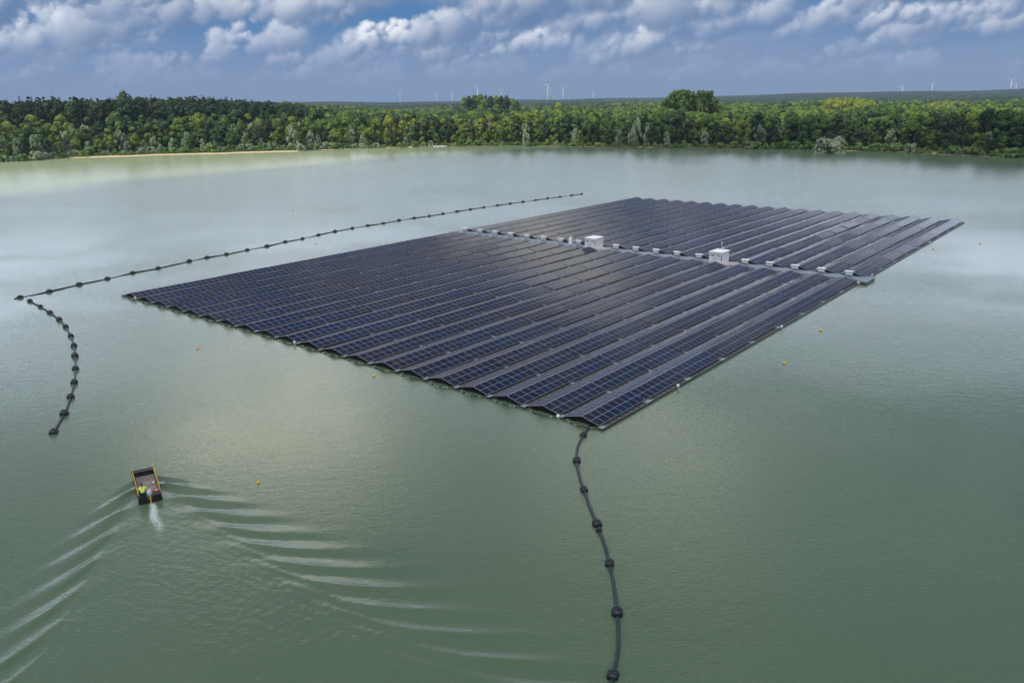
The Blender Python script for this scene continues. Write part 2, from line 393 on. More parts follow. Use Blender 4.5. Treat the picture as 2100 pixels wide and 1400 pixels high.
for half in range(2):
    u0, u1 = (0.0, N_END) if half == 0 else (F_START - 0.05, LEN)
    for k in range(NR):
        s0 = (k - 19) * PT; mb = MB(); st = (u1 - u0) / NBLK
        fl = [s0 + 2.2] + ([s0 - 2.2] if k == 0 else [])
        for c in fl:
            w = 0.27
            mb.box(c - w, c + w, u0 - 0.1, u1 + 0.1, -0.15, 0.16, M['black'])
            for j in range(NBLK + 1):
                uu = u0 + j * st
                mb.box(c - w + 0.02, c + w + 0.02, uu - (0.45 if k == 19 else 0.2) if j else uu - 0.16, uu + (0.55 if (k == 19 or j == 0) else 0.2) if j < NBLK else uu + 0.1, 0.162, 0.20, M['plate'])
            for j in range(NBLK * 8):
                uu = u0 + (j + 0.5) * st / 8
                mb.box(c - w + 0.05, c + w - 0.05, uu - 0.30, uu + 0.30, 0.161, 0.185, M['dark'])
            mb.box(c + w - 0.02, c + w + 0.02, u0 - 0.15, u1 + 0.12, 0.163, 0.205, M['steel'] if (k == 19) else M['dark'])
        # ridge beam, posts, floats under the panels
        mb.box(s0 - 0.04, s0 + 0.04, u0 + 0.15, u1 - 0.15, ZT - 0.16, ZT - 0.05, M['dark'])
        for c in (-1.0, 1.0):
            mb.tube([(s0 + c, u0 + 0.25, 0.0), (s0 + c, u1 - 0.25, 0.0)], 0.24, M['black'], 8)
        for j in range(NBLK + 1):
            uu = min(max(u0 + j * st, u0 + 0.3), u1 - 0.3)
            for sd in (-1, 1):
                mb.tube([(s0, uu, ZT - 0.1), (s0 + sd * 1.95, uu, 0.2)], 0.03, M['dark'], 5)
            mb.box(s0 - 1.95, s0 + 1.95, uu - 0.05, uu + 0.05, 0.20, 0.25, M['dark'])
            mb.box(s0 - 1.6, s0 + 1.6, uu + 0.06, uu + 0.10, 0.02, 0.42, M['black'])  # added black sheet stands in for the shade inside the tent
        if half == 0:     # sagging rope with pale sleeves along the open front of each tent
            pts = [(s0 - 1.95 + 3.9 * i / 10, u0 - 0.22 - 0.30 * math.sin(PI * i / 10), 0.14 - 0.10 * math.sin(PI * i / 10)) for i in range(11)]
            mb.tube(pts, 0.025, M['dark'], 5)
            for i in (2, 4, 5, 7, 8):
                if random.random() < 0.75:
                    a, b_ = Vector(pts[i]), Vector(pts[i + 1]); mb.tube([a.lerp(b_, 0.1), a.lerp(b_, 0.75)], 0.04, M['silver'], 6)
        rows[half, k] = mb.build('panel_row', arr)
# which tables show largest
cand = []
for half in range(2):
    for k in range(NR):
        for blk in range(NBLK):
            for side in (-1, 1):
                u = (0 if half == 0 else F_START) + (blk + 0.5) * 8.2
                P = AM @ Vector(((k - 19) * PT + side * 0.95, u, 0.5)); nrm = (AM.to_3x3() @ Vector((side * math.sin(slope_ang), 0, math.cos(slope_ang))))
                d = Vector((0, 0, H)) - P
                cand.append((-(d.normalized().dot(nrm)) / d.length_squared, half, k, blk, side))
cand.sort()
for c_, half, k, blk, side in cand[:100]:
    mb = MB(); add_table(mb, k, half, blk, side); mb.build('solar_panel', rows[half, k])
rest = MB()
for c_, half, k, blk, side in cand[100:]: add_table(rest, k, half, blk, side)
rest.build('solar_panel', arr, kind='stuff')
# walkway between the halves
mb = MB()
sL, sRr = -19 * PT - 2.4, 2.45
n = 41
for i in range(n):
    a = sL + (sRr - sL) * i / n; b_ = sL + (sRr - sL) * (i + 1) / n
    mb.box(a + 0.02, b_ - 0.02, N_END + 0.12, F_START - 0.18, 0.17 + 0.01 * (i % 2), 0.26 + 0.01 * (i % 2), M['plate'])
mb.box(sL, sRr, N_END + 0.3, F_START - 0.4, -0.2, 0.168, M['black'])
mb.tube([(sL, N_END + 0.2, 0.34), (sRr, N_END + 0.2, 0.34)], 0.05, M['black'], 6)
mb.build('walkway', arr)
mb = MB(); mb.box(2.25, 3.6, 73.3, 77.9, 0.2, 0.42, M['plate']); mb.box(2.35, 3.5, 73.4, 77.8, -0.2, 0.198, M['black'])
mb.box(2.62, 2.66, 73.3, 77.9, 0.421, 0.43, M['dark']); mb.build('landing_platform', arr)
# little white marker lights on the rim
def marker(s, u):
    mb = MB(); mb.box(s - 0.03, s + 0.03, u - 0.03, u + 0.03, 0.0, 0.42, M['silver']); mb.box(s - 0.11, s + 0.11, u - 0.1, u + 0.1, 0.32, 0.52, M['roof'])
    mb.tube([(s, u, 0.3), (s + 0.25, u - 0.12, 0.12), (s + 0.4, u, 0.02)], 0.018, M['silver'], 5); mb.build('marker_light', arr)
for s, u in ((-19 * PT + 2.2, -0.35), (-10 * PT + 2.2, -0.4), (-2.2, -0.45), (2.65, 13.5), (2.65, 41), (2.65, 72.3), (2.65, 79.5), (2.65, 118)): marker(s, u)
# rails sticking out at the front-left corner
mb = MB()
for dz in (0.2, 0.36): mb.tube([(-19 * PT - 2.9, -0.2, dz), (-19 * PT - 1.0, -0.1, dz + 0.1)], 0.04, M['silver'], 6)
mb.tube([(-19 * PT - 2.9, -0.2, 0.0), (-19 * PT - 2.9, -0.2, 0.4)], 0.04, M['silver'], 6)
mb.build('corner_rail', arr)

def on_array(s, u, z=0.27): return AM @ Vector((s, u, z))
# inverter boxes
inv = empty('inverter_box', on_array(0, 76.6), TH)
mb = MB(); mb.box(-0.50, 0.50, -0.28, 0.28, 0.28, 0.80, M['box'])
mb.box(-0.50, -0.02, -0.30, -0.281, 0.31, 0.77, M['white']); mb.box(0.02, 0.50, -0.30, -0.281, 0.31, 0.77, M['white'])
mb.box(0.20, 0.24, -0.315, -0.301, 0.52, 0.62, M['seam']); mb.build('cabinet', inv)
mb = MB(); mb.box(-0.66, 0.66, -0.45, 0.42, 0.83, 0.87, M['roof']); mb.build('lid', inv)
for x in (-0.56, 0.56):
    mb = MB(); mb.box(x - 0.03, x + 0.03, -0.3, 0.3, 0.0, 0.05, M['silver']); mb.box(x - 0.03, x + 0.03, -0.05, 0.05, 0.05, 0.83, M['silver']); mb.build('leg', inv)
inv_k = [(c, []) for c in kids(inv)]
names = ['first', 'second', 'third', 'fourth', 'fifth', 'sixth', 'seventh', 'eighth']
first = True
for k in range(NR):
    if k in (8, 14): continue
    o = inv if first else copy_tree(inv, inv_k); first = False
    o.location = on_array((k - 19) * PT - 0.15, 76.75)
    if k < 8: lab = f'small roofed grey inverter box on the walkway, {names[k]} from the outer left end'
    elif k < 14: lab = f'small roofed grey inverter box, {names[k - 9]} right of the first white cabin'
    else: lab = f'small roofed grey inverter box, {names[k - 15]} right of the antenna cabin'
    tag(o, lab, 'inverter box', 'inverter boxes on the walkway')
# slim cabinet
o = empty('slim_cabinet', on_array(-54.6, 76.3), TH, label='slim upright white cabinet between two small boxes on the walkway', cat='cabinet')
mb = MB(); mb.box(-0.32, 0.32, -0.25, 0.25, 0, 1.35, M['white']); mb.build('housing', o)
mb = MB(); mb.box(-0.27, 0.27, -0.28, -0.252, 0.08, 1.28, M['roof']); mb.box(0.16, 0.2, -0.3, -0.281, 0.6, 0.75, M['seam']); mb.build('door', o)
mb = MB(); mb.box(-0.36, 0.36, -0.29, 0.29, 1.352, 1.40, M['roof']); mb.build('lid', o)
# transformer cabins
def cabin(sc_, label, antenna):
    o = empty('transformer_cabin', on_array(sc_, 75.3, 0.30), TH, label=label, cat='cabin', group='white transformer cabins')
    hx, hy, hh = 1.22, 1.42, 2.0
    mb = MB(); mb.box(-hx, hx, -hy, hy, 0.06, hh, M['white'])
    for i in range(12):     # shallow vertical ribs on the right side
        y = -hy + 0.2 + i * 0.22; mb.box(hx, hx + 0.012, y, y + 0.06, 0.15, hh - 0.12, M['white'])
    mb.build('body', o)
    for sx in (-1, 1):
        d = MB(); x0, x1 = (-hx + 0.10, -0.02) if sx < 0 else (0.02, hx - 0.28)
        d.box(x0, x1, -hy - 0.03, -hy - 0.002, 0.12, hh - 0.18, M['white']); d = d.build('door', o)
        hnd = MB(); hnd.box(-0.10 if sx < 0 else 0.06, -0.06 if sx < 0 else 0.10, -hy - 0.06, -hy - 0.032, 0.85, 1.1, M['seam']); hnd.build('handle', d)
        v = MB()
        for i in range(6): v.box(x0 + 0.2, x1 - 0.2, -hy - 0.045, -hy - 0.031, 1.35 + i * 0.05, 1.375 + i * 0.05, M['seam'])
        v.build('vent', d)
    mb = MB(); mb.box(hx - 0.12, hx - 0.02, -hy - 0.08, -hy - 0.001, 0.75, hh - 0.25, M['seam']); mb.tube([(hx - 0.07, -hy - 0.05, 0.75), (hx - 0.07, -hy - 0.05, 0.05)], 0.03, M['box'], 6)
    mb.build('cable_duct', o)
    mb = MB(); mb.box(-hx - 0.10, hx + 0.10, -hy - 0.12, hy + 0.12, hh + 0.002, hh + 0.12, M['white'])
    T = 0.14; mb.add([(-hx - .1, -hy - .12, hh + .122), (hx + .1, -hy - .12, hh + .122), (hx + .1, hy + .12, hh + .122), (-hx - .1, hy + .12, hh + .122), (-hx + .3, -hy + .3, hh + .122 + T), (hx - .3, -hy + .3, hh + .122 + T), (hx - .3, hy - .3, hh + .122 + T), (-hx + .3, hy - .3, hh + .122 + T)],
               [(0, 1, 5, 4), (1, 2, 6, 5), (2, 3, 7, 6), (3, 0, 4, 7), (4, 5, 6, 7)], M['roof'])
    mb.build('roof', o)
    mb = MB()
    mb.tube([(0.1, 0.6, hh + .2), (0.1, 0.6, hh + (1.3 if antenna else 0.75))], 0.025, M['silver'], 6)
    mb.tube([(0.5, 0.3, hh + .2), (0.5, 0.3, hh + 0.6)], 0.02, M['silver'], 6)
    if antenna:
        mb.tube([(-0.12, 0.6, hh + 1.0), (0.32, 0.6, hh + 1.0)], 0.02, M['silver'], 6); mb.box(0.02, 0.18, 0.52, 0.68, hh + 1.3, hh + 1.5, M['roof'])
        mb.box(0.40, 0.62, 0.2, 0.4, hh + 0.6, hh + 0.68, M['roof'])
    mb.build('antenna', o)
    o2 = MB(); o2.box(-1.9, 3.2, -1.9, 1.75, -0.02, 0.045, M['stone']); o2.build('base_slab', o)
    return o
cabin(-48.3, 'white transformer cabin on the walkway, farther of the two, with a thin whip antenna', False)
cabin(-22.0, 'white transformer cabin on the walkway, nearer of the two, with a headed antenna mast', True)

# ------------------------------------------------------------------ float lines and buoys
def catmull(P, n=8):
    P = [P[0] * 2 - P[1]] + P + [P[-1] * 2 - P[-2]]; out = []
    for i in range(1, len(P) - 2):
        for j in range(n):
            t = j / n; a, b, c, d = P[i - 1], P[i], P[i + 1], P[i + 2]
            out.append(0.5 * ((2 * b) + (c - a) * t + (2 * a - 5 * b + 4 * c - d) * t * t + (3 * b - a - 3 * c + d) * t ** 3))
    out.append(P[-2]); return out
def float_mesh(r, L):
    mb = MB(); T = Matrix.Rotation(PI / 2, 4, 'Y')
    mb.lathe([(r * .45, -L * .5), (r * .8, -L * .47), (r, -L * .32), (r, -L * .06), (r * 0.93, -L * .03), (r * 0.93, L * .03), (r, L * .06), (r, L * .32), (r * .8, L * .47), (r * .45, L * .5)], M['float'], 16, T)
    for s in (-.2, .2): mb.lathe([(r * 1.03, L * s - .03), (r * 1.03, L * s + .03)], M['dark'], 16, T)
    mb.box(-0.08, 0.08, -0.05, 0.05, r * 0.98, r * 1.12, M['black'])
    return mb.mesh('float')
def float_line(name, label, path, fidx, rad, fr, fL, dips=False):
    o = empty(name, path[0], 0, label=label, cat='float line')
    o0 = Vector(path[0]); pts = catmull([Vector(p) for p in path])
    pp = []
    for i, p in enumerate(pts):
        z = 0.05 + rad * 0.3
        if dips: z += 0.06 * math.sin(i * 0.39 + 1.0) * math.sin(i * 0.13) - 0.05
        pp.append(Vector((p.x, p.y, z)) - o0)
    mb = MB(); mb.tube(pp, rad, M['pipe'], 8); mb.build('hose', o)
    me = float_mesh(fr, fL)
    for i in fidx:
        p = Vector(path[i]); a = Vector(path[max(i - 1, 0)]); b_ = Vector(path[min(i + 1, len(path) - 1)])
        f = bpy.data.objects.new('float', me); COL.objects.link(f); f.parent = o
        f.location = Vector((p.x, p.y, 0.06 + 0.02 * math.sin(i * 3))) - o0
        f.rotation_euler = (0.3 * math.sin(i * 5), 0.04 * math.sin(i * 7), math.atan2((b_ - a).y, (b_ - a).x) + 0.12 * math.sin(i * 4))
        s_ = 1 + 0.06 * math.sin(i * 11); f.scale = (s_, s_, s_)
    return o
F1 = [(70, 387), (170, 367), (273, 343), (370, 323), (457, 303), (545, 287), (652, 263), (713, 250), (780, 239), (852, 224), (920, 211), (983, 196), (1042, 185), (1097, 172), (1154, 160), (1214, 149), (1267, 140), (1321, 132), (1375, 122), (1427, 114), (1479, 107), (1526, 99), (1575, 91), (1621, 84), (1667, 77), (1714, 70), (1758, 64), (1802, 58), (1845, 52), (1887, 46), (1929, 41), (1969, 36), (2004, 31)]
p1 = [at(x / 1.68, y / 1.68 + 380) for x, y in [(50, 392)] + F1]
float_line('floating_boom', 'long nearly straight black float line beyond the left side of the solar raft', p1, range(1, 34), 0.11, 0.36, 0.85, True)
F2 = [(253, 240), (342, 287), (423, 338), (501, 397), (555, 458), (598, 535), (624, 617), (633, 703), (638, 811), (627, 928), (598, 1050), (543, 1193), (453, 1348)]
p2 = [at(x / 4.118, y / 4.118 + 560) for x, y in F2]
float_line('floating_boom', 'short curved black float line with closely spaced round floats near the left edge', p2, range(13), 0.10, 0.36, 0.72)
F3 = [(288, 72, 0), (241, 133, 1), (212, 195, 0), (207, 265, 1), (220, 340, 0), (244, 415, 1), (278, 510, 0), (311, 590, 1), (348, 690, 0), (375, 793, 1), (398, 910, 0), (414, 1045, 1), (421, 1180, 0), (410, 1290, 0), (392, 1365, 1), (370, 1500, 0)]
p3 = [at(x / 2.5 + 1100, y / 2.5 + 840) for x, y, _ in F3]
o = float_line('floating_boom', 'black float line trailing from the near corner of the solar raft to the bottom edge', p3, [i for i, t in enumerate(F3) if t[2]], 0.11, 0.30, 0.66)
cpl = at(322 / 2.5 + 1100, 625 / 2.5 + 840) - Vector(p3[0])
mb = MB(); mb.lathe([(0.13, -.12), (0.2, -.08), (0.2, .08), (0.13, .12)], M['dark'], 12, Matrix.Translation(cpl + Vector((0, 0, 0.1))) @ Matrix.Rotation(PI / 2, 4, 'X')); mb.build('coupling', o)

def buoy(px, py, label, r=0.16):
    p = at(px, py); o = empty('buoy', p, 0, label=label, cat='buoy', group='small yellow buoys on the lake')
    mb = MB(); r *= .78; mb.lathe([(0.02, -r * .9)] + [(r * math.cos(R(a)), r * math.sin(R(a)) + r * .35) for a in range(-75, 90, 15)] + [(0.02, r * 1.36)], M['buoy'], 14); mb.build('ball', o)
    mb = MB(); mb.lathe([(0.03, r * 1.3), (0.035, r * 1.5), (0.02, r * 1.6)], M['dark'], 8); mb.build('eye', o)
buoy(405.5, 714.5, 'small yellow buoy in open water below the far left corner of the solar raft', 0.2)
buoy(766.5, 771, 'small yellow buoy close to the middle of the front edge of the raft', 0.2)
buoy(529, 989, 'yellow ball buoy floating to the right of the workboat', 0.17)
buoy(1608, 744.5, 'yellow buoy right of the raft, nearest one on that side', 0.22)
buoy(1683, 677.5, 'yellow buoy right of the raft, second nearest on that side', 0.22)
buoy(2009, 500, 'faint small buoy near the right edge beyond the raft corner', 0.22)
buoy(1913, 511, 'faint small buoy just off the right edge of the far panel rows', 0.22)
buoy(647, 500.6, 'tiny yellow buoy between the long straight float line and the raft', 0.2)
buoy(600, 432, 'tiny buoy on open water beyond the long straight float line', 0.25)

# ------------------------------------------------------------------ workboat
BZ = math.atan2(HD.y, HD.x) - PI / 2
boat = empty('workboat', (BC.x, BC.y, 0), BZ, label='black flat workboat with yellow side rails and brown deck, trailing a wake', cat='boat')
def bw_(): return MB()
mb = MB()
mb.box(-0.80, -0.70, -2.4, 2.2, -0.15, 0.48, M['black']); mb.box(0.70, 0.80, -2.4, 2.2, -0.15, 0.48, M['black'])
mb.box(-0.698, 0.698, -2.3, 2.2, -0.15, 0.18, M['black'])
mb.add([(-.8, 2.2, -.15), (.8, 2.2, -.15), (.8, 2.6, .30), (-.8, 2.6, .30), (-.8, 2.2, .60), (.8, 2.2, .60), (.8, 2.62, .62), (-.8, 2.62, .62)],
       [(0, 1, 2, 3), (3, 2, 6, 7), (4, 5, 1, 0), (7, 6, 5, 4), (0, 3, 7, 4), (1, 5, 6, 2)], M['black'])
mb.tube([(-.84, 2.55, .58), (.84, 2.55, .58)], 0.07, M['black'], 10)
mb.build('hull', boat)
mb = MB(); mb.box(-0.695, 0.695, -1.85, 2.19, 0.182, 0.22, M['deck']); mb.build('deck', boat)
for x0, x1 in ((-0.80, -0.16), (0.16, 0.80)):
    mb = MB(); mb.box(x0, x1, -2.55, -1.87, -0.15, 0.52, M['black']); mb.box(x0 + .04, x1 - .04, -2.5, -1.92, 0.522, 0.545, M['dark']); mb.build('stern_locker', boat)
for sx in (-1, 1):
    mb = MB(); x = sx * 0.76
    mb.tube([(x, -1.95, 0.50), (x, -1.8, 0.85), (x, 2.2, 0.92), (x * 1.02, 2.60, 0.95)], 0.027, M['yellow'], 8)
    mb.tube([(x, -1.75, 0.66), (x, 2.3, 0.70)], 0.022, M['yellow'], 8)
    for y in (-1.7, -0.7, 0.3, 1.3, 2.2): mb.tube([(x, y, 0.47), (x, y, 0.9)], 0.03, M['yellow'], 8)
    mb.box(x - 0.02, x + 0.02, -1.85, 2.2, 0.482, 0.50, M['yellow'])
    mb.build('side_rail', boat)
mo = MB(); mo.lathe([(0.10, 0.55), (0.17, 0.60), (0.19, 0.75), (0.17, 0.92), (0.08, 1.0)], M['cowl'], 14, Matrix.Translation((0, -2.35, 0)) @ Matrix.Diagonal((0.95, 1.35, 1, 1)))
mo = mo.build('outboard_motor', boat)
mb = MB(); mb.box(-0.04, 0.04, -2.62, -2.48, -0.35, 0.58, M['yellow']); mb.box(-0.12, 0.12, -2.3, -1.9, 0.40, 0.60, M['silver']); mb.build('leg', mo)
mb = MB(); mb.tube([(0, -2.15, 0.78), (-0.05, -1.85, 0.86), (-0.10, -1.62, 0.88)], 0.025, M['dark'], 8); mb.build('tiller', mo)
mb = MB()
for i in range(3): mb.box(-0.02, 0.02, -0.01, 0.01, 0, 0.14, M['dark'], Matrix.Translation((0, -2.58, -0.3)) @ Matrix.Rotation(i * 2 * PI / 3, 4, 'Y'))
mb.build('propeller', mo)
BM = Matrix.Translation((BC.x, BC.y, 0)) @ Matrix.Rotation(BZ, 4, 'Z')
o = empty('fuel_canister', BM @ Vector((0.42, -1.62, 0.222)), BZ + 0.25, label='red fuel canister lying at the stern of the workboat', cat='canister')
mb = MB(); mb.box(-0.26, 0.26, -0.16, 0.16, 0.0, 0.26, M['red']); mb.box(-0.22, 0.22, -0.12, 0.12, 0.262, 0.30, M['red']); mb.build('body', o)
mb = MB(); mb.tube([(-0.12, 0, 0.30), (-0.1, 0, 0.38), (0.1, 0, 0.38), (0.12, 0, 0.30)], 0.02, M['red'], 6); mb.build('handle', o)
mb = MB(); mb.box(0.02, 0.18, -0.10, -0.02, 0.302, 0.33, M['roof']); mb.build('sticker', o)
o = empty('bucket', BM @ Vector((0.52, 0.35, 0.222)), 0, label='small white bucket on the deck beside the right rail', cat='bucket')
mb = MB(); mb.lathe([(0.07, 0.0), (0.09, 0.14), (0.075, 0.14), (0.06, 0.02)], M['roof'], 14); mb.build('body', o)
mb = MB(); mb.tube([(-0.09, 0, 0.13), (0, 0.02, 0.19), (0.09, 0, 0.13)], 0.008, M['silver'], 5); mb.build('handle', o)

# ------------------------------------------------------------------ person sitting at the tiller
def skinned(name, chains, mat, parent, sub=1, bridge=None):
    vs, es, rd = [], [], []; idx = {}
    def vid(p, r):
        key = tuple(round(c, 4) for c in p)
        if key not in idx: idx[key] = len(vs); vs.append(p); rd.append(r)
        return idx[key]
    for ch in chains:
        ids = [vid(p, r) for p, r in ch]
        for a, b_ in zip(ids, ids[1:]): es.append((a, b_))
    me = bpy.data.meshes.new(name); me.from_pydata(vs, es, []); me.materials.append(mat)
    o = bpy.data.objects.new(name, me); COL.objects.link(o)
    if parent: o.parent = parent
    md = o.modifiers.new('skin', 'SKIN'); md.use_smooth_shade = True
    if not me.skin_vertices: pass
    dat = me.skin_vertices[0].data
    for i, r in enumerate(rd):
        dat[i].radius = r if isinstance(r, tuple) else (r, r); dat[i].use_root = (i == 0)
    if sub: s = o.modifiers.new('sub', 'SUBSURF'); s.levels = sub; s.render_levels = sub
    return o
per = empty('person', BM @ Vector((-0.42, -1.95, 0.55)), BZ, label='person in yellow hi-vis jacket seated at the stern, hand on the tiller', cat='person')
# local frame: x right, y forward, z up, seat surface at z=0 (object coords of jacket shifted for its bands)
def hand(w, d, side):
    d = Vector(d).normalized(); a = d.cross(Vector((0, 0, 1))).normalized(); w = Vector(w); out = []
    palm = w + d * 0.07
    out.append([(tuple(w), 0.026), (tuple(palm), (0.036, 0.018))])
    for i, (o_, L) in enumerate(((-0.030, 0.066), (-0.010, 0.076), (0.010, 0.072), (0.030, 0.056))):
        k0 = palm + a * o_ + d * 0.02; k1 = k0 + d * L * .5 + Vector((0, 0, -0.012)); k2 = k1 + d * L * .3 + Vector((0, 0, -0.03))
        out.append([(tuple(palm), (0.036, 0.018)), (tuple(k0), 0.010), (tuple(k1), 0.009), (tuple(k2), 0.008)])
    t0 = w + d * 0.03 + a * side * 0.035; t1 = t0 + d * 0.04 + a * side * 0.015 + Vector((0, 0, -.015))
    out.append([(tuple(w), 0.026), (tuple(t0), 0.012), (tuple(t1), 0.010)])
    return out
pel = (0, 0, 0.10); wst = (0, 0.02, 0.28); chs = (0, 0.05, 0.47); nk = (0, 0.06, 0.60); hd0 = (0, 0.085, 0.70); hd1 = (0, 0.085, 0.80)
shl = (-0.19, 0.05, 0.53); shr = (0.19, 0.05, 0.53); ell = (-0.27, 0.16, 0.28); elr = (0.34, 0.05, 0.34); wrl = (-0.14, 0.34, 0.20); wrr = (0.40, 0.24, 0.33)
kl = (-0.17, 0.44, 0.06); kr = (0.15, 0.44, 0.06); al = (-0.17, 0.46, -0.26); ar = (0.15, 0.46, -0.26); tl = (-0.18, 0.66, -0.29); tr_ = (0.17, 0.66, -0.29)
body = [[(pel, (0.15, 0.11)), (wst, (0.13, 0.095)), (chs, (0.15, 0.10)), (nk, 0.055), (hd0, (0.075, 0.09)), (hd1, (0.07, 0.085))],
        [(chs, (0.15, 0.10)), (shl, 0.055), (ell, 0.042), (wrl, 0.028)], [(chs, (0.15, 0.10)), (shr, 0.055), (elr, 0.042), (wrr, 0.028)],
        [(pel, (0.15, 0.11)), ((-0.11, 0.05, 0.08), 0.085), (kl, 0.06), (al, 0.042), (tl, 0.035)], [(pel, (0.15, 0.11)), ((0.11, 0.05, 0.08), 0.085), (kr, 0.06), (ar, 0.042), (tr_, 0.035)]]
skinned('body', body + hand(wrl, (0.6, 0.7, -0.2), 1) + hand(wrr, (0.1, 0.9, 0.05), -1), M['skin'], per)
ju = -0.5
jk = [[((0, 0, 0.06), (0.185, 0.14)), ((0, 0.01, 0.26), (0.18, 0.135)), ((0, 0.05, 0.48), (0.20, 0.135)), ((0, 0.055, 0.585), (0.08, 0.07))],
      [((0, 0.05, 0.48), (0.20, 0.135)), (shl, 0.078), (ell, 0.064), ((-0.16, 0.32, 0.205), 0.05)], [((0, 0.05, 0.48), (0.20, 0.135)), (shr, 0.078), (elr, 0.064), ((0.395, 0.21, 0.33), 0.05)]]
sh5 = [[(tuple(Vector(p) + Vector((0, 0, 0.5))), r) for p, r in ch] for ch in jk]
jo = skinned('jacket', sh5, M['jacket'], per); jo.location = (0, 0, -0.5)
skinned('trousers', [[((0, 0, 0.06), (0.17, 0.12)), ((-0.11, 0.05, 0.07), 0.10), (kl, 0.075), ((-0.17, 0.46, -0.20), 0.06)], [((0, 0, 0.06), (0.17, 0.12)), ((0.11, 0.05, 0.07), 0.10), (kr, 0.075), ((0.15, 0.46, -0.20), 0.06)]], M['trouser'], per)
for a, t in ((al, tl), (ar, tr_)): skinned('boot', [[(tuple(Vector(a) + Vector((0, 0, .06))), 0.055), (tuple(Vector(a) + Vector((0, 0, -.01))), 0.055), (t, 0.045)]], M['black'], per)
mb = MB(); mb.lathe([(0.07, 0.53), (0.085, 0.56), (0.075, 0.62), (0.06, 0.63)], M['orange'], 12, Matrix.Translation((0, 0.06, 0.0))); mb.build('collar', per)
mb = MB(); T = Matrix.Translation((0, 0.07, 0.78)) @ Matrix.Diagonal((0.085, 0.105, 0.115, 1))
mb.lathe([(math.cos(R(a)), math.sin(R(a))) for a in range(-25, 90, 12)], M['hair'], 14, T); mb.build('hair', per)
mb = MB()
for sx in (-1, 1): mb.lathe([(0.004, -0.02), (0.012, 0.0), (0.004, 0.02)], M['skin'], 8, Matrix.Translation((sx * 0.078, 0.085, 0.745)))
mb.add([(-0.012, 0.165, 0.73), (0.012, 0.165, 0.73), (0, 0.195, 0.735), (0, 0.165, 0.775)], [(0, 1, 2), (0, 2, 3), (1, 3, 2)], M['skin'])
for sx in (-1, 1): mb.lathe([(0.003, -.006), (0.009, 0), (0.003, .006)], M['hair'], 8, Matrix.Translation((sx * 0.028, 0.163, 0.762)))
mb.box(-0.022, 0.022, 0.160, 0.168, 0.700, 0.707, M['orange'])
mb.build('face', per)

# ------------------------------------------------------------------ trees
def leaf_mesh(name, lobes, per_lobe, size, mat, seed, up=0.25, aspect=0.7):
    rn = np.random.RandomState(seed); Vs = []
    for (c, rad, wt) in lobes:
        n = int(per_lobe * wt)
        d = rn.normal(size=(n, 3)); d[:, 2] += up; d /= np.linalg.norm(d, axis=1)[:, None]
        rr = 0.72 + 0.36 * rn.rand(n, 1)
        p = np.array(c) + d * np.array(rad) * rr
        nr = d + rn.normal(scale=0.40, size=(n, 3)); nr /= np.linalg.norm(nr, axis=1)[:, None]
        t = np.cross(nr, rn.normal(size=(n, 3))); t /= np.linalg.norm(t, axis=1)[:, None]; b = np.cross(nr, t)
        s = size * (0.6 + 0.8 * rn.rand(n, 1))
        q = np.stack([p - t * s - b * s * aspect * .6, p + t * s * .7 - b * s * aspect, p + t * s + b * s * aspect * .7, p - t * s * .6 + b * s * aspect], 1)
        Vs.append(q.reshape(-1, 3))
    V = np.concatenate(Vs); nq = len(V) // 4
    me = bpy.data.meshes.new(name); me.vertices.add(len(V)); me.vertices.foreach_set('co', V.ravel())
    me.loops.add(nq * 4); me.loops.foreach_set('vertex_index', np.arange(nq * 4))
    me.polygons.add(nq); me.polygons.foreach_set('loop_start', np.arange(0, nq * 4, 4)); me.polygons.foreach_set('loop_total', np.full(nq, 4))
    me.update(calc_edges=True); me.materials.append(mat); return me
def trunk_mesh(h, r, mat, seed, limbs=6, spread=2.6, start=0.35):
    rn = random.Random(seed); mb = MB()
    mb.tube([(0, 0, -0.6), (rn.uniform(-.1, .1), rn.uniform(-.1, .1), h * .35), (rn.uniform(-.3, .3), rn.uniform(-.3, .3), h * .7), (0, 0, h * .95)], [r * 1.25, r, r * .6, r * .15], mat, 7)
    for i in range(limbs):
        a = rn.uniform(0, 2 * PI); z0 = h * rn.uniform(start, 0.75); L = spread * rn.uniform(.7, 1.1)
        mb.tube([(0, 0, z0), (math.cos(a) * L * .5, math.sin(a) * L * .5, z0 + L * .45), (math.cos(a) * L, math.sin(a) * L, z0 + L * .75)], [r * .45, r * .28, r * .08], mat, 5)
    return mb.mesh('trunk')
def broad(seed, h=15.0, w=4.2, lobes=30, base=0.12, mat='leaf', size=0.42, per=85, top=1.0):
    rn = random.Random(seed); L = []
    for i in range(lobes):
        z = rn.random() ** 0.8; prof = math.sin(PI * min(1, (0.16 + 0.80 * z))) ** 0.6
        a = rn.uniform(0, 2 * PI); rr = w * prof * math.sqrt(rn.uniform(.25, 1)) * .78
        rad = rn.uniform(.26, .42) * w
        L.append(((rr * math.cos(a), rr * math.sin(a), h * (base + (0.93 - base) * z)), (rad, rad, rad * rn.uniform(.75, 1.05)), rn.uniform(.8, 1.3)))
    L.append(((rn.uniform(-.5, .5), rn.uniform(-.5, .5), h * .93), (w * .3, w * .3, w * .3), 1))
    return leaf_mesh('crown', L, per, size, M[mat], seed), trunk_mesh(h * .8, h * .017, M['bark'], seed)
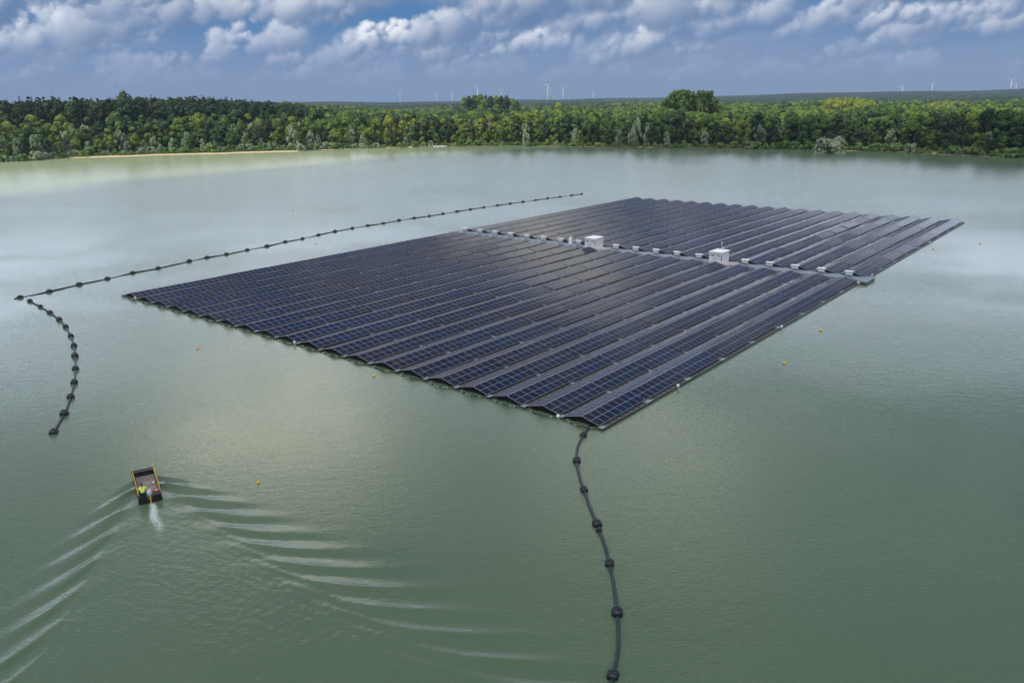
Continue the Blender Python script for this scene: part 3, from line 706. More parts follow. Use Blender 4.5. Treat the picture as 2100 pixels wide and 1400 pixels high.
def willow(seed, h=11.0, w=3.6):
    rn = random.Random(seed); L = []
    for i in range(24):
        z = rn.random(); a = rn.uniform(0, 2 * PI); prof = math.sin(PI * (0.22 + 0.72 * z)) ** .7; rr = w * prof * math.sqrt(rn.uniform(.2, 1)) * .8
        rad = rn.uniform(.16, .27) * w
        L.append(((rr * math.cos(a), rr * math.sin(a), h * (.08 + .82 * z)), (rad, rad, rad * rn.uniform(1.4, 2.3)), 1))
    return leaf_mesh('crown', L, 90, 0.32, M['willow'], seed, 0.5), trunk_mesh(h * .7, .22, M['bark'], seed)
def poplar(seed, h=30.0, w=4.3):
    rn = random.Random(seed); L = []
    for i in range(60):
        z = rn.random(); a = rn.uniform(0, 2 * PI); prof = (math.sin(PI * (0.12 + 0.80 * z))) ** .55; rr = w * prof * math.sqrt(rn.uniform(.2, 1)) * .75
        rad = rn.uniform(.18, .30) * w
        L.append(((rr * math.cos(a), rr * math.sin(a), h * (.08 + .88 * z)), (rad, rad, rad * rn.uniform(1.3, 2)), 1))
    return leaf_mesh('crown', L, 75, 0.45, M['poplar'], seed, 0.4), trunk_mesh(h * .85, .4, M['bark'], seed)
def pine(seed, h=24.0, w=3.2):
    rn = random.Random(seed); L = []
    for i in range(26):
        z = rn.random() ** .8; a = rn.uniform(0, 2 * PI); rr = w * (1.05 - .75 * z) * rn.uniform(.3, .95)
        rad = rn.uniform(.28, .42) * w * (1.1 - .5 * z)
        L.append(((rr * math.cos(a), rr * math.sin(a), h * (.38 + .58 * z)), (rad, rad, rad * .5), 1))
    return leaf_mesh('crown', L, 70, 0.36, M['pine'], seed, 0.3), trunk_mesh(h * .97, .28, M['palebark'], seed, 8, 2.0, .3)
def spruce(seed, h=24.0, w=3.4):
    rn = random.Random(seed); L = []
    for i in range(15):
        z = i / 14
        for j in range(5 if z < .8 else 2):
            a = rn.uniform(0, 2 * PI); rr = w * (1 - z) * rn.uniform(.45, .75); rad = w * (1 - z) * .42 + .25
            L.append(((rr * math.cos(a), rr * math.sin(a), h * (.12 + .86 * z) - rr * .25), (rad, rad, rad * .38 + .15), .7 if z < .6 else .4))
    return leaf_mesh('crown', L, 55, 0.33, M['pine'], seed, 0.2), trunk_mesh(h * .98, .28, M['bark'], seed, 2)
def shrub(seed, h=4.2, w=2.6, mat='shrub'):
    rn = random.Random(seed); L = []
    for i in range(14):
        a = rn.uniform(0, 2 * PI); z = rn.random(); rr = w * math.sqrt(rn.random()) * (1 - .5 * z); rad = rn.uniform(.28, .42) * w
        L.append(((rr * math.cos(a), rr * math.sin(a), h * (.08 + .7 * z)), (rad, rad, rad * .95), 1))
    return leaf_mesh('crown', L, 90, 0.26, M[mat], seed, 0.5), trunk_mesh(h * .6, .12, M['bark'], seed, 5, 1.2)
def dead(seed, h=14):
    rn = random.Random(seed); L = [((rn.uniform(-2, 2), rn.uniform(-2, 2), h * rn.uniform(.35, .95)), (1.2, 1.2, 1.7), 1) for i in range(9)]
    return leaf_mesh('crown', L, 26, 0.22, M['deadleaf'], seed, 0.2, 0.3), trunk_mesh(h, .25, M['palebark'], seed, 12, 3)

protos = {}
def proto(kind, fns):
    lst = []
    for crown, trunk in fns: lst.append((crown, trunk))
    protos[kind] = lst
proto('broadleaf_tree', [broad(i * 7 + 1, lobes=17 + i * 3, per=125, size=.38, w=[5.0, 4.2, 5.6, 4.7, 3.8][i], base=[.10, .06, .14, .08, .05][i]) for i in range(5)])
proto('dark_broadleaf', [broad(i * 7 + 31, lobes=20, per=120, size=.38, w=[4.8, 4.0, 5.2][i], base=.06, mat='oak') for i in range(3)])
proto('oak_tree', [broad(i * 9 + 51, h=22, w=[5.2, 4.4, 6.0][i], lobes=40, base=.2, mat='oak', size=.46) for i in range(3)])
proto('willow_tree', [willow(i * 5 + 100) for i in range(3)])
proto('poplar_tree', [poplar(i * 3 + 200) for i in range(3)])
proto('pine_tree', [pine(i * 3 + 300) for i in range(3)])
proto('spruce_tree', [spruce(i * 3 + 400) for i in range(3)])
proto('shrub', [shrub(i * 3 + 500) for i in range(3)])
proto('willow_shrub', [shrub(i * 3 + 520, mat='willow') for i in range(2)])
proto('dead_tree', [dead(600)])
proto('golden_tree', [broad(701, h=11, w=3.8, mat='goldleaf')])
first_of = {}
count = {}
def tree(kind, x, y, s, label, group, cat='tree', sz=1.0, dz=-0.2):
    n = count.get(kind, 0); count[kind] = n + 1
    cm, tm = protos[kind][random.randrange(len(protos[kind]))]
    az, r = math.atan2(x, y), math.hypot(x, y)
    z = float(ground(az, r)) + dz
    nm = {'golden_tree': 'broadleaf_tree', 'dark_broadleaf': 'broadleaf_tree'}.get(kind, kind)
    o = empty(nm, (x, y, z), random.uniform(0, 2 * PI), label=label, cat=cat, group=group); o.scale = (s, s, s * sz)
    for nmp, me in (('crown', cm), ('trunk', tm)):
        c = bpy.data.objects.new(nmp, me); COL.objects.link(c); c.parent = o
        first_of.setdefault((kind, nmp, me.name), c)
    return o
def zone(px):
    return ('behind the left beach' if px < 640 else 'on the middle far shore' if px < 1345 else 'on the right far shore')
LOOK = {'dark_broadleaf': 'dark green broadleaf tree', 'broadleaf_tree': 'light green broadleaf tree', 'willow_tree': 'pale silvery willow', 'shrub': 'low round green shrub', 'willow_shrub': 'low silvery willow bush', 'pine_tree': 'dark pine with bare trunk', 'spruce_tree': 'dark pointed spruce'}
ROWN = {0: 'edge', 1: 'front row', 2: 'second row', 3: 'third row'}
def place(kind, px, d, s, row, sz=1.0, lab=None, grp=None):
    a = az_px(px); r = float(rs(a)) + d
    z_ = zone(px)
    lab = lab or f'{LOOK[kind]}, {ROWN[row]} of the wood {z_}'
    if row == 0 and not lab.startswith('X'): lab = f'{LOOK[kind]} standing low by the shore, {z_}'
    tree(kind, r * math.sin(a), r * math.cos(a), s, lab, grp or lab, 'bush' if 'shrub' in kind else 'tree', sz)
rt = random.Random(5)
# water-edge bushes
px = -40.0
while px < 2160:
    beach = 130 < px < 600
    k = 'willow_shrub' if rt.random() < (0.55 if px < 800 else 0.12) else 'shrub'
    place(k, px, (9.5 if beach else 1.8) + rt.uniform(-0.6, 2.0), rt.uniform(.55, 1.35) * (1.0 if px < 700 or px > 1600 else 0.85), 0)
    px += rt.uniform(9, 21)
# rows of trees
for row, d0, hmul in ((1, 6.5, .62), (2, 14, .92), (3, 22, 1.08)):
    px = -60.0 + row * 5
    while px < 2180:
        beach = 130 < px < 600
        d = d0 + (7 if beach else 0) + rt.uniform(-2.5, 2.5)
        lo = 0.98 if px < 640 else 1.0 + 0.10 * math.sin(px * .02)
        if px > 1340: lo *= 1.02
        s = hmul * lo * rt.uniform(.72, 1.22)
        r_ = rt.random()
        if r_ < (0.42 if px < 760 else 0.07) and row < 3: place('willow_tree', px, d, s * rt.uniform(1.05, 1.25), row)
        elif rt.random() < (0.12 if px < 640 else .38 if px < 1340 else .55): place('dark_broadleaf', px, d, s, row)
        else: place('broadleaf_tree', px, d, s, row)
        px += rt.uniform(20, 33) * (1 + .1 * row)
# tall dark wood on the left slope
px = -50.0
while px < 640:
    for d in (62, 71, 80):
        pp_ = px + rt.uniform(-8, 8); a = az_px(pp_); r = float(rs(a)) + d + rt.uniform(-3, 3); xy = (r * math.sin(a), r * math.cos(a))
        hs = rt.uniform(.74, 1.06) * (1.0 if px < 420 else 1.0 - (px - 420) / 220 * .28)
        c_ = rt.random()
        if c_ < (.25 if px > 320 else .08): tree('spruce_tree', *xy, hs, 'dark pointed spruce in the tall wood high behind the left shore', 'spruces of the dark wood on the left')
        elif c_ < (.75 if px < 120 else .45): tree('pine_tree', *xy, hs, 'dark tall pine in the wood high behind the left shore', 'pines of the dark wood on the left')
        else: tree('oak_tree', *xy, hs * 1.02, 'dark round crowned oak in the tall wood high behind the left shore', 'oaks of the dark wood on the left')
    px += rt.uniform(15, 25)
def by_px(kind, px, top, dist, label, group=None, h=15.0, wide=1.0):
    p = at_range(px, top, dist); az = math.atan2(p.x, p.y); g_ = float(ground(az, dist)) - .2
    s = (p.z - g_) / h
    o = tree(kind, p.x, p.y, s, label, group, 'tree'); o.scale = (s * wide, s * wide, s); return o
by_px('broadleaf_tree', 252, 190, 612, 'big dark round tree rising above the left skyline', None, 15, 0.62)
for i, (px, tp) in enumerate(((1375, 190), (1386, 184), (1398, 182), (1409, 183), (1420, 186), (1431, 184), (1442, 184), (1452, 185), (1461, 184), (1392, 188), (1414, 190), (1437, 189), (1456, 190), (1367, 200), (1470, 199), (1476, 212), (1362, 214))):
    by_px('poplar_tree', px, tp, 600 + (i % 3) * 9 + (25 if i in (9, 10, 11, 12) else -12 if i > 12 else 0), 'tall poplar in the dense clump towering over the far shore', 'tall poplar clump', 30.5, 1.05)
for i, (px, tp) in enumerate(((951, 196), (962, 194), (973, 192.5), (984, 192), (995, 194), (1006, 195), (1017, 194), (1028, 193.5), (1039, 194), (1050, 198), (1059, 203), (968, 199), (990, 199), (1022, 199))):
    by_px('dark_broadleaf' if i % 3 else 'broadleaf_tree', px, tp + 2.5 + 2.5 * abs(i % 10 - 4.5) / 4.5, 930 + (i % 3) * 12, 'large round tree in the raised clump on the skyline below the turbines', 'raised clump on the skyline', 15, .72)
for px, tp in ((1703, 206), (1716, 204), (1730, 203.5), (1744, 203.5), (1758, 204), (1772, 206), (1786, 207)):
    by_px('golden_tree', px, tp, 760, 'yellow green tree in the low bright mound on the right', 'bright mound of trees on the right', 11, .8)
by_px('golden_tree', 797, 240, 560, 'bright yellow tree glowing among the green trees of the middle wood', None, 11, .7)
by_px('golden_tree', 1146, 213, 800, 'single bright yellow green tree behind the middle wood', None, 11, .7)
for px, tp in ((977, 233), (1003, 236)): by_px('dead_tree', px, tp, 572, 'bare greyish dead tree in the middle wood', 'dead trees in the middle wood', 14, 1.0)
by_px('dead_tree', 821, 232, 575, 'thin leafless trunk standing in front of yellowish trees', None, 14, .4)
for px, tp in ((1685, 236), (1790, 232), (1765, 235), (1720, 238)): by_px('dead_tree', px, tp, 530, 'bare greyish dead tree in the wood on the right', 'dead trees in the right wood', 14, .8)
by_px('willow_shrub', 1706, 277, 462, 'big rounded pale green bush leaning over the water on the right', None, 4.2, 1.15)
for px, tp, s_ in ((1297, 262, 1), (1306, 243, .8), (1328, 258, .9), (1270, 265, 1), (1080, 254, .8), (1180, 263, .9)):
    by_px('willow_tree', px, tp, 540 if px < 1250 else 520, 'pale silvery willow standing out from the dark wood', 'silvery willows in the middle wood', 11, s_ * .8)

# woods beyond as instanced masses
def mass(name, kinds, pts, scl, label, cat):
    me = bpy.data.meshes.new(name); me.from_pydata(pts, [], [])
    sa = me.attributes.new('sc', 'FLOAT_VECTOR', 'POINT'); sa.data.foreach_set('vector', np.array(scl, dtype=np.float32).ravel())
    ra = me.attributes.new('rot', 'FLOAT_VECTOR', 'POINT'); rv = np.zeros((len(pts), 3), dtype=np.float32); rv[:, 2] = RS.uniform(0, 2 * PI, len(pts)); ra.data.foreach_set('vector', rv.ravel())
    o = bpy.data.objects.new(name, me); COL.objects.link(o); tag(o, label, cat, None, 'stuff')
    ng = bpy.data.node_groups.new(name, 'GeometryNodeTree')
    ng.interface.new_socket('Geometry', in_out='INPUT', socket_type='NodeSocketGeometry'); ng.interface.new_socket('Geometry', in_out='OUTPUT', socket_type='NodeSocketGeometry')
    N = ng.nodes; gi = N.new('NodeGroupInput'); go = N.new('NodeGroupOutput'); ip = N.new('GeometryNodeInstanceOnPoints'); jn = N.new('GeometryNodeJoinGeometry')
    for kind in kinds:
        for cm, tm in protos[kind]:
            src = first_of.get((kind, 'crown', cm.name))
            if not src: continue
            oi = N.new('GeometryNodeObjectInfo'); oi.transform_space = 'ORIGINAL'; oi.inputs[0].default_value = src
            g2 = N.new('GeometryNodeGeometryToInstance'); ng.links.new(oi.outputs['Geometry'], g2.inputs[0]); ng.links.new(g2.outputs[0], jn.inputs[0])
    ng.links.new(gi.outputs[0], ip.inputs['Points']); ng.links.new(jn.outputs[0], ip.inputs['Instance']); ip.inputs['Pick Instance'].default_value = True
    for nm, sk in (('sc', 'Scale'), ('rot', 'Rotation')):
        a = N.new('GeometryNodeInputNamedAttribute'); a.data_type = 'FLOAT_VECTOR'; a.inputs['Name'].default_value = nm; ng.links.new(a.outputs['Attribute'], ip.inputs[sk])
    ng.links.new(ip.outputs[0], go.inputs[0])
    md = o.modifiers.new('scatter', 'NODES'); md.node_group = ng
    return o
def scatter(a0, a1, d0, d1, step, jit=.38):
    out = []; am = (a0 + a1) / 2; d = d0
    while d < d1:
        r = 500 + d; da = step / r; a = a0 + da * RS.rand()
        while a < a1:
            rr = float(rs(a)) + d + RS.uniform(-jit, jit) * step; aa = a + RS.uniform(-jit, jit) * da
            out.append((aa, rr)); a += da
        d += step * .9
    return out
LW = R(37)
def vnoise(a, r): return math.sin(a * 41 + r * .011) * math.sin(a * 17 - r * .007 + 2) 
near, nsc, pin, psc, far, fsc = [], [], [], [], [], []
for a, r in scatter(-LW, LW, 31, 520, 7.2) + scatter(-LW, LW, 520, 1150, 10.5):
    d = r - float(rs(a)); x, y = r * math.sin(a), r * math.cos(a); z = float(ground(a, r)) - .3
    dk = a < az_px(660) and d > 84
    edge = a < az_px(760) and 56 < d <= 300 and a >= az_px(560)
    if a < az_px(640) and 56 < d <= 84: continue
    if dk and d < 600:
        s = RS.uniform(.74, 1.05) * (1 - .28 * float(sst(a, az_px(420), az_px(660)))); pin.append((x, y, z)); psc.append((s, s, s))
    else:
        ramp = min(1, d / 70)
        s = RS.uniform(.86, 1.16) * (1.10 + .12 * vnoise(a, r)) * (.98 if d < 520 else 1.05)
        if a < az_px(640) and d < 60: s *= .92
        w = 1.0 if d < 520 else 1.35
        if RS.rand() < .12: continue
        near.append((x, y, z)); nsc.append((s * w, s * w, s))
for a, r in scatter(-LW, LW, 1150, 2600, 19) + scatter(-LW, LW, 2600, 5600, 34):
    x, y = r * math.sin(a), r * math.cos(a); z = float(ground(a, r)) - .5
    s = RS.uniform(.85, 1.2) * (1.1 + .12 * vnoise(a * .7, r * .4)); w = 2.2 if r < 3100 else 3.6
    far.append((x, y, z)); fsc.append((s * w, s * w, s))
mass('wood', ['broadleaf_tree', 'dark_broadleaf', 'willow_tree'], near, nsc, 'dense green wood filling the land behind the shore trees', 'wood')
mass('pine_wood', ['pine_tree', 'spruce_tree', 'oak_tree'], pin, psc, 'dark tall pine wood behind the left shore', 'wood')
mass('distant_wood', ['dark_broadleaf'], far, fsc, 'hazy far-off wood reaching to the horizon', 'wood')  # dark crowns stand in for cloud shade on the far wood
# reeds and grass fringe by the water
gp, gs = [], []
for a, r in scatter(-LW, LW, 0.6, 3.2, 1.5, .5):
    bx = (az_px(110) < a < az_px(610)) or (az_px(1835) < a < az_px(1960))
    if not bx and RS.rand() < .55: gp.append((r * math.sin(a), r * math.cos(a), float(ground(a, r)))); s = RS.uniform(.12, .26); gs.append((s * 1.2, s * 1.2, s))
for a, r in scatter(az_px(90), az_px(640), 7.5, 11.5, 1.4, .5):
    gp.append((r * math.sin(a), r * math.cos(a), float(ground(a, r)))); s = RS.uniform(.14, .32); gs.append((s * 1.3, s * 1.3, s))
mass('shore_grass', ['shrub'], gp, gs, 'low yellowish grass and reeds fringing the shore', 'grass')

# ------------------------------------------------------------------ pontoon on the far shore
pj = at(884, 301.6); tw = (at(905, 301.2) - at(865, 302.2)).normalized(); ja = math.atan2(tw.y, tw.x)
o = empty('jetty', (pj.x, pj.y, 0), ja, label='low pale jetty with a small frame mast at the far shore', cat='jetty')
mb = MB(); mb.box(-8.0, 1.5, -.8, .8, .22, .40, M['silver']); mb.build('deck', o)
mb = MB()
for x in (-7, -4.5, -2, .5): mb.box(x - .5, x + .5, -.7, .7, -.2, .218, M['black'])
mb.build('float', o)
mb = MB()
for x in (-1.5, 1.0):
    mb.tube([(x, -.6, .4), (x + (.4 if x < 0 else -.4), 0, 4.0)], .09, M['silver'], 6)
mb.tube([(-1.1, 0, 3.9), (.6, 0, 3.9)], .09, M['silver'], 6); mb.tube([(-1.3, -.3, 2.2), (.8, -.3, 2.2)], .07, M['silver'], 6)
mb.build('frame_mast', o)
for i, (x, L) in enumerate(((3.0, 1.8), (5.6, 1.9), (8.6, 2.0))):
    b_ = empty('rowing_boat', (pj.x + math.cos(ja) * (x + .6), pj.y + math.sin(ja) * (x + .6), 0), ja + .5, label=['pale small boat moored closest to the far jetty', 'pale small boat moored second from the far jetty', 'pale small boat moored at the end of the row past the jetty'][i], cat='boat', group='small pale boats by the far jetty')
    mb = MB(); ws = [(-L, .55), (-L * .3, .75), (L * .4, .6), (L, .05)]
    vs = []
    for x_, w_ in ws: vs += [(x_, -w_ * .7, -.1), (x_, w_ * .7, -.1), (x_, w_, .55), (x_, -w_, .55), (x_, w_ * .85, .50), (x_, -w_ * .85, .50), (x_, w_ * .6, .12), (x_, -w_ * .6, .12)]
    fs = []
    for j in range(3):
        a, c_ = j * 8, (j + 1) * 8
        for p_, q_ in ((0, 1), (1, 2), (3, 0), (2, 4), (5, 3), (4, 6), (7, 5), (6, 7)): fs.append((a + p_, a + q_, c_ + q_, c_ + p_))
    fs.append((0, 1, 2, 4, 6, 7, 5, 3)); mb.add(vs, fs, M['roof']); mb.build('hull', b_)
    mb = MB(); mb.box(-.15, .15, -.55, .55, .36, .40, M['deck']); mb.build('thwart', b_)

# ------------------------------------------------------------------ wind turbines
TB = [(820, 191.7, 6, 0, 20, 8200, 'faint pale wind turbine, leftmost of all on the skyline'), (895, 192, 7, 0, 80, 7600, 'pale wind turbine, second from the left on the skyline'),
      (926.8, 191.3, 8, 0, 25, 6800, 'white wind turbine, third from the left on the skyline'), (979, 178.5, 10, 0, 35, 5600, 'white wind turbine rising over the left part of the raised clump'),
      (1013.8, 177.6, 10, 1, 30, 6200, 'dark wind turbine, left one of three above the raised clump'), (1022.4, 176, 10, 1, 75, 6300, 'dark wind turbine, middle one of three above the raised clump'),
      (1029.5, 178.5, 9, 1, 50, 6250, 'dark wind turbine, right one of three above the raised clump'), (1028, 188.6, 6, 0, 100, 7900, 'small white turbine half hidden behind the raised clump'),
      (1071.4, 187, 7, 1, 95, 7600, 'small dark turbine alone right of the raised clump'), (1112.4, 177.6, 8, 1, 10, 6500, 'dark slim turbine, leftmost of the close group of four'),
      (1116.8, 176.7, 8, 1, 70, 6600, 'dark slim turbine, second in the close group of four'), (1123.3, 174.3, 10.5, 0, 32, 5500, 'biggest white wind turbine in the close group of four'),
      (1129.5, 175.7, 8, 1, 15, 6400, 'dark slim turbine right behind the biggest white one'), (1154.8, 181, 7, 0, 60, 6600, 'white turbine with tall tower right of the close group'),
      (1171.4, 186, 6, 1, 40, 7600, 'small dark turbine, left one of a pair right of the white turbine'), (1175.2, 183.3, 6, 1, 90, 7400, 'small dark turbine, right one of a pair right of the white turbine'),
      (1217, 187.5, 7, 0, 75, 7800, 'very faint pale turbine beside a tiny dark one'), (1221, 191.3, 4, 1, 10, 8300, 'tiny dark turbine beside a faint pale one'),
      (1277, 184.4, 7, 1, 90, 7000, 'dark turbine with upright blade, left of the short right-hand row'), (1290, 188, 5, 1, 20, 7900, 'small dark turbine next after the one with upright blade'),
      (1297, 192.4, 7, 1, 88, 8300, 'tiny dark turbine, lowest of the row left of the poplars'), (1316, 184.4, 6, 1, 55, 7300, 'dark turbine, left one of the pair just left of the poplar clump'),
      (1320.7, 184.8, 5, 1, 15, 7300, 'dark turbine, right one of the pair just left of the poplar clump'), (1328.5, 191.3, 4, 1, 60, 8300, 'tiny dark turbine nearest the poplar clump'),
      (1851, 178.3, 8, 0, 30, 6900, 'white wind turbine over the right ridge, left of two slimmer ones'), (1913, 171.7, 5, 0, 92, 6900, 'slim white turbine in the middle over the right ridge'),
      (2075, 164, 9, 0, 50, 6400, 'white wind turbine near the right edge on the hilltop'), (2085, 171.7, 5, 0, 20, 8200, 'very faint turbine right behind the one near the right edge')]
def unit_turbine(mat):
    tw_ = MB(); tw_.lathe([(2.6, 0), (2.2, .4 * 100), (1.6, 99)], M[mat], 12); nc = MB(); nc.box(-1.8, 1.8, -3.2, 6.0, -1.8, 1.9, M[mat])
    nc.lathe([(1.9, -5.0), (1.9, -3.21)], M[mat], 12, Matrix.Identity(4)) if False else None
    hb = MB(); hb.lathe([(0.3, 2.6), (1.2, 2.0), (1.8, 0), (1.8, -1.2)], M[mat], 12, Matrix.Rotation(PI / 2, 4, 'X'))
    bl = MB()
    prof = [(0, .9, .9), (.08, 1.9, .8), (.2, 2.2, .5), (.6, 1.5, .3), (.95, .7, .12), (1.0, .2, .05)]
    vs = []
    for t, w, th_ in prof: vs += [(-w * .35, -th_, t), (w * .65, -th_ * .2, t), (w * .65, th_ * .2, t), (-w * .35, th_, t)]
    fs = [(j * 4 + k, j * 4 + (k + 1) % 4, j * 4 + 4 + (k + 1) % 4, j * 4 + 4 + k) for j in range(5) for k in range(4)] + [(3, 2, 1, 0), (20, 21, 22, 23)]
    bl.add(vs, fs, M[mat])
    return tw_.mesh('tower'), nc.mesh('nacelle'), hb.mesh('hub'), bl.mesh('blade')
TM = {0: unit_turbine('turb'), 1: unit_turbine('grey')}
for px, py, bpx, dk, rot, dist, lab in TB:
    p = at_range(px, py, dist); az = math.atan2(p.x, p.y); g_ = float(ground(az, dist))
    hubh = p.z - g_; bl_len = bpx * dist / F
    o = empty('wind_turbine', (p.x, p.y, g_), -az + R(random.uniform(-25, 25)), label=lab, cat='wind turbine', group='wind turbines on the skyline')
    tm, nm, hm, bm_ = TM[dk]
    t = bpy.data.objects.new('tower', tm); t.scale = (1.0, 1.0, hubh / 100); n_ = bpy.data.objects.new('nacelle', nm); n_.location = (0, 0, hubh)
    h_ = bpy.data.objects.new('hub', hm); h_.location = (0, -3.2, hubh)
    for c in (t, n_, h_): COL.objects.link(c); c.parent = o
    for j in range(3):
        b_ = bpy.data.objects.new('blade', bm_); COL.objects.link(b_); b_.parent = o; b_.location = (0, -4.4, hubh)
        b_.rotation_euler = (0, R(rot + 120 * j), 0); b_.scale = (1.15, 1, bl_len)

# ------------------------------------------------------------------ air
HZ = MB(); m = bpy.data.materials.new('air_haze'); m.use_nodes = True; nt = m.node_tree; nt.nodes.clear()
ou = nt.nodes.new('ShaderNodeOutputMaterial'); pv = nt.nodes.new('ShaderNodeVolumePrincipled'); nt.links.new(pv.outputs[0], ou.inputs['Volume'])
pv.inputs['Color'].default_value = (0.30, 0.41, 0.59, 1); pv.inputs['Density'].default_value = 1.1e-4; pv.inputs['Anisotropy'].default_value = 0.0
HZ.box(-9500, 9500, -900, 9500, -40, 330, m)
o = HZ.build('haze'); o['kind'] = 'stuff'; o['label'] = 'thin bluish air haze over the lake and woods'

# ------------------------------------------------------------------ sky, clouds, sun
def sky_panorama(W=5120, Hh=1024, seed=5):
    """RGB radiance of a cumulus sky over (azimuth, sqrt elevation); 4th channel = share of clear sky left to the sky texture"""
    rn = np.random.RandomState(seed)
    def spec(n, m, beta, seed_, ax=1.0):
        r_ = np.random.RandomState(seed_); fx = np.fft.fftfreq(m)[None, :] * ax; fy = np.fft.fftfreq(n)[:, None]
        k = np.sqrt(fx * fx + fy * fy); k[0, 0] = 1; a = np.fft.fft2(r_.normal(size=(n, m))) * k ** (-beta / 2); a[0, 0] = 0
        f = np.real(np.fft.ifft2(a)); f = (f - f.mean()) / f.std(); return f.astype(np.float32)
    N = spec(1024, 2048, 2.5, 1); N2 = spec(1024, 1024, 3.0, 2); N3 = spec(1024, 2048, 1.7, 8)
    az = (np.arange(W) + .5) / W * 360 - 180; el = ((np.arange(Hh) + .5) / Hh) ** 2 * 90
    ppd = W / 360.0
    ix = np.arange(W); iy = (el * ppd).astype(int)
    def samp(T, sx_, sy_, ox=0, oy=0): return T[((el * ppd * sy_).astype(int) + oy)[:, None] % T.shape[0], ((ix * sx_).astype(int) + ox)[None, :] % T.shape[1]]
    def S(x, a, b): t = np.clip((x - a) / (b - a), 0, 1); return t * t * (3 - 2 * t)
    E = el[:, None] * np.ones((1, W), np.float32); A = az[None, :] * np.ones((Hh, 1), np.float32)
    hz = np.array([.215, .310, .525], np.float32); blue = np.array([.035, .190, .460], np.float32); lil = np.array([.25, .34, .55], np.float32)
    img = hz + (blue - hz) * S(E, 0.3, 6.5)[..., None]
    t = S(samp(N2, .35, .9), -.9, 1.2) * S(E, .2, 3.2) * .85
    img = img + (lil - img) * t[..., None]
    alpha = np.zeros((Hh, W), np.float32)
    # cumulus field, drawn from the horizon towards the viewer
    cl = []
    for d0, d1, cnt in ((26, 60, 150), (13, 26, 140), (6.5, 13, 62), (3.5, 6.5, 22)):
        for i in range(cnt):
            d = math.sqrt(rn.uniform(d0 * d0, d1 * d1)); cl.append((d, rn.uniform(-80, 80)))
    cl.sort(reverse=True)
    Lx, Lz, Ly = -.60, .68, .42
    for d, a0 in cl:
        Wc = rn.uniform(.7, 2.3) * (1.25 if d > 26 else 1); Hc = Wc * rn.uniform(.28, .48); base = 1.45 + rn.uniform(-.1, .1)
        n = int(rn.uniform(26, 60)); dens = rn.uniform(.40, .95) * (1 if d < 26 else .5); gloom = rn.uniform(.55, 1.35)
        fade = math.exp(-max(d - 13, 0) / 26.0); tilt = rn.uniform(.05, .30)
        px_ = rn.uniform(-1, 1, n); pz = rn.rand(n) ** 1.1 * np.sqrt(np.maximum(1 - px_ ** 2, 0.02)); order = np.argsort(-pz + rn.rand(n) * .5)
        for j in order:
            xk = px_[j] * Wc / 2; zk = pz[j] * Hc + tilt * xk; r = Wc * rn.uniform(.09, .17) * (1.15 - .45 * pz[j])
            ra = math.degrees(r / d); ca = a0 + math.degrees(xk / d); ce = math.degrees(math.atan((base + zk) / d)) - .25 * ra
            if ce < 0.8: continue
            x0, x1 = int((ca - 1.5 * ra + 180) * ppd), int((ca + 1.5 * ra + 180) * ppd) + 2
            y0, y1 = np.searchsorted(el, max(ce - 1.5 * ra, 0.02)), np.searchsorted(el, ce + 1.5 * ra) + 1
            if x0 < 0 or x1 >= W or y1 >= Hh or y1 - y0 < 2: continue
            dx = (az[x0:x1][None, :] - ca) / ra; dy = (el[y0:y1][:, None] - ce) / ra
            o = rn.randint(0, 900); nz = N[(iy[y0:y1] + o)[:, None] % 1024, (ix[x0:x1] + o * 3)[None, :] % 2048]; nf = N3[(iy[y0:y1] + o)[:, None] % 1024, (ix[x0:x1] + o)[None, :] % 2048]
            rr = np.sqrt(dx * dx + dy * dy * np.where(dy < 0, 1.9, 1.0)) + nz * .19 + nf * .08
            al = (1 - S(rr, .56, 1.10)) * dens * (.35 + .65 * fade)
            nn = np.sqrt(np.clip(1 - dx * dx - dy * dy, 0, 1)); lit = dx * Lx + dy * Lz + nn * Ly
            hf = S(np.float32(pz[j]) + .25 * dy, -.15, .75)
            l = S(lit + .12 * nz, -.15, .88) * (.25 + .75 * hf) * gloom; l = np.minimum(l, 1.05)
            bri = np.array([1.30, 1.28, 1.28]) if fade > .5 else np.array([.80, .76, .88]); sh = np.array([.100, .200, .400])
            col = sh + (bri - sh) * l[..., None]
            col = hz * 1.35 + (col - hz * 1.35) * (.22 + .78 * fade)
            w_ = img[y0:y1, x0:x1]; img[y0:y1, x0:x1] = w_ + (col - w_) * al[..., None]
            alpha[y0:y1, x0:x1] = np.maximum(alpha[y0:y1, x0:x1], al)
    # higher and farther round: broken cloud from planar noise
    zt = np.tan(np.radians(np.maximum(el, 4)))[:, None]; rad = 1.0 / zt
    ux = (np.sin(np.radians(A)) * rad * 150).astype(int) % 1024; uy = (np.cos(np.radians(A)) * rad * 150).astype(int) % 1024
    pn = N2[uy, ux]; pf = N3[uy, ux]
    m = S(pn + .1 * pf, -.35, .7)
    up = S(E, 15, 24); side = S(np.abs(A), 62, 78); m2 = m * np.maximum(up, side * S(E, 3, 8))
    cc = np.array([.75, .80, .88]); img = img + (cc - img) * m2[..., None] * .9; alpha = np.maximum(alpha, m2)
    # out-of-view sky brightened for reflections and ambient: front deck, two clouds, sky behind
    front = 1 - S(np.abs(A), 60, 90)
    dk = S(E, 7.0, 8.8) * (1 - S(E, 11, 18)) * front * (.70 + .30 * S(samp(N2, .5, .9, 77), -.8, .8))
    img = img + (np.array([3.55, 3.95, 4.65]) * (1 - .25 * S(E, 8.5, 14))[..., None] - img) * dk[..., None] * .88; alpha = np.maximum(alpha, dk)
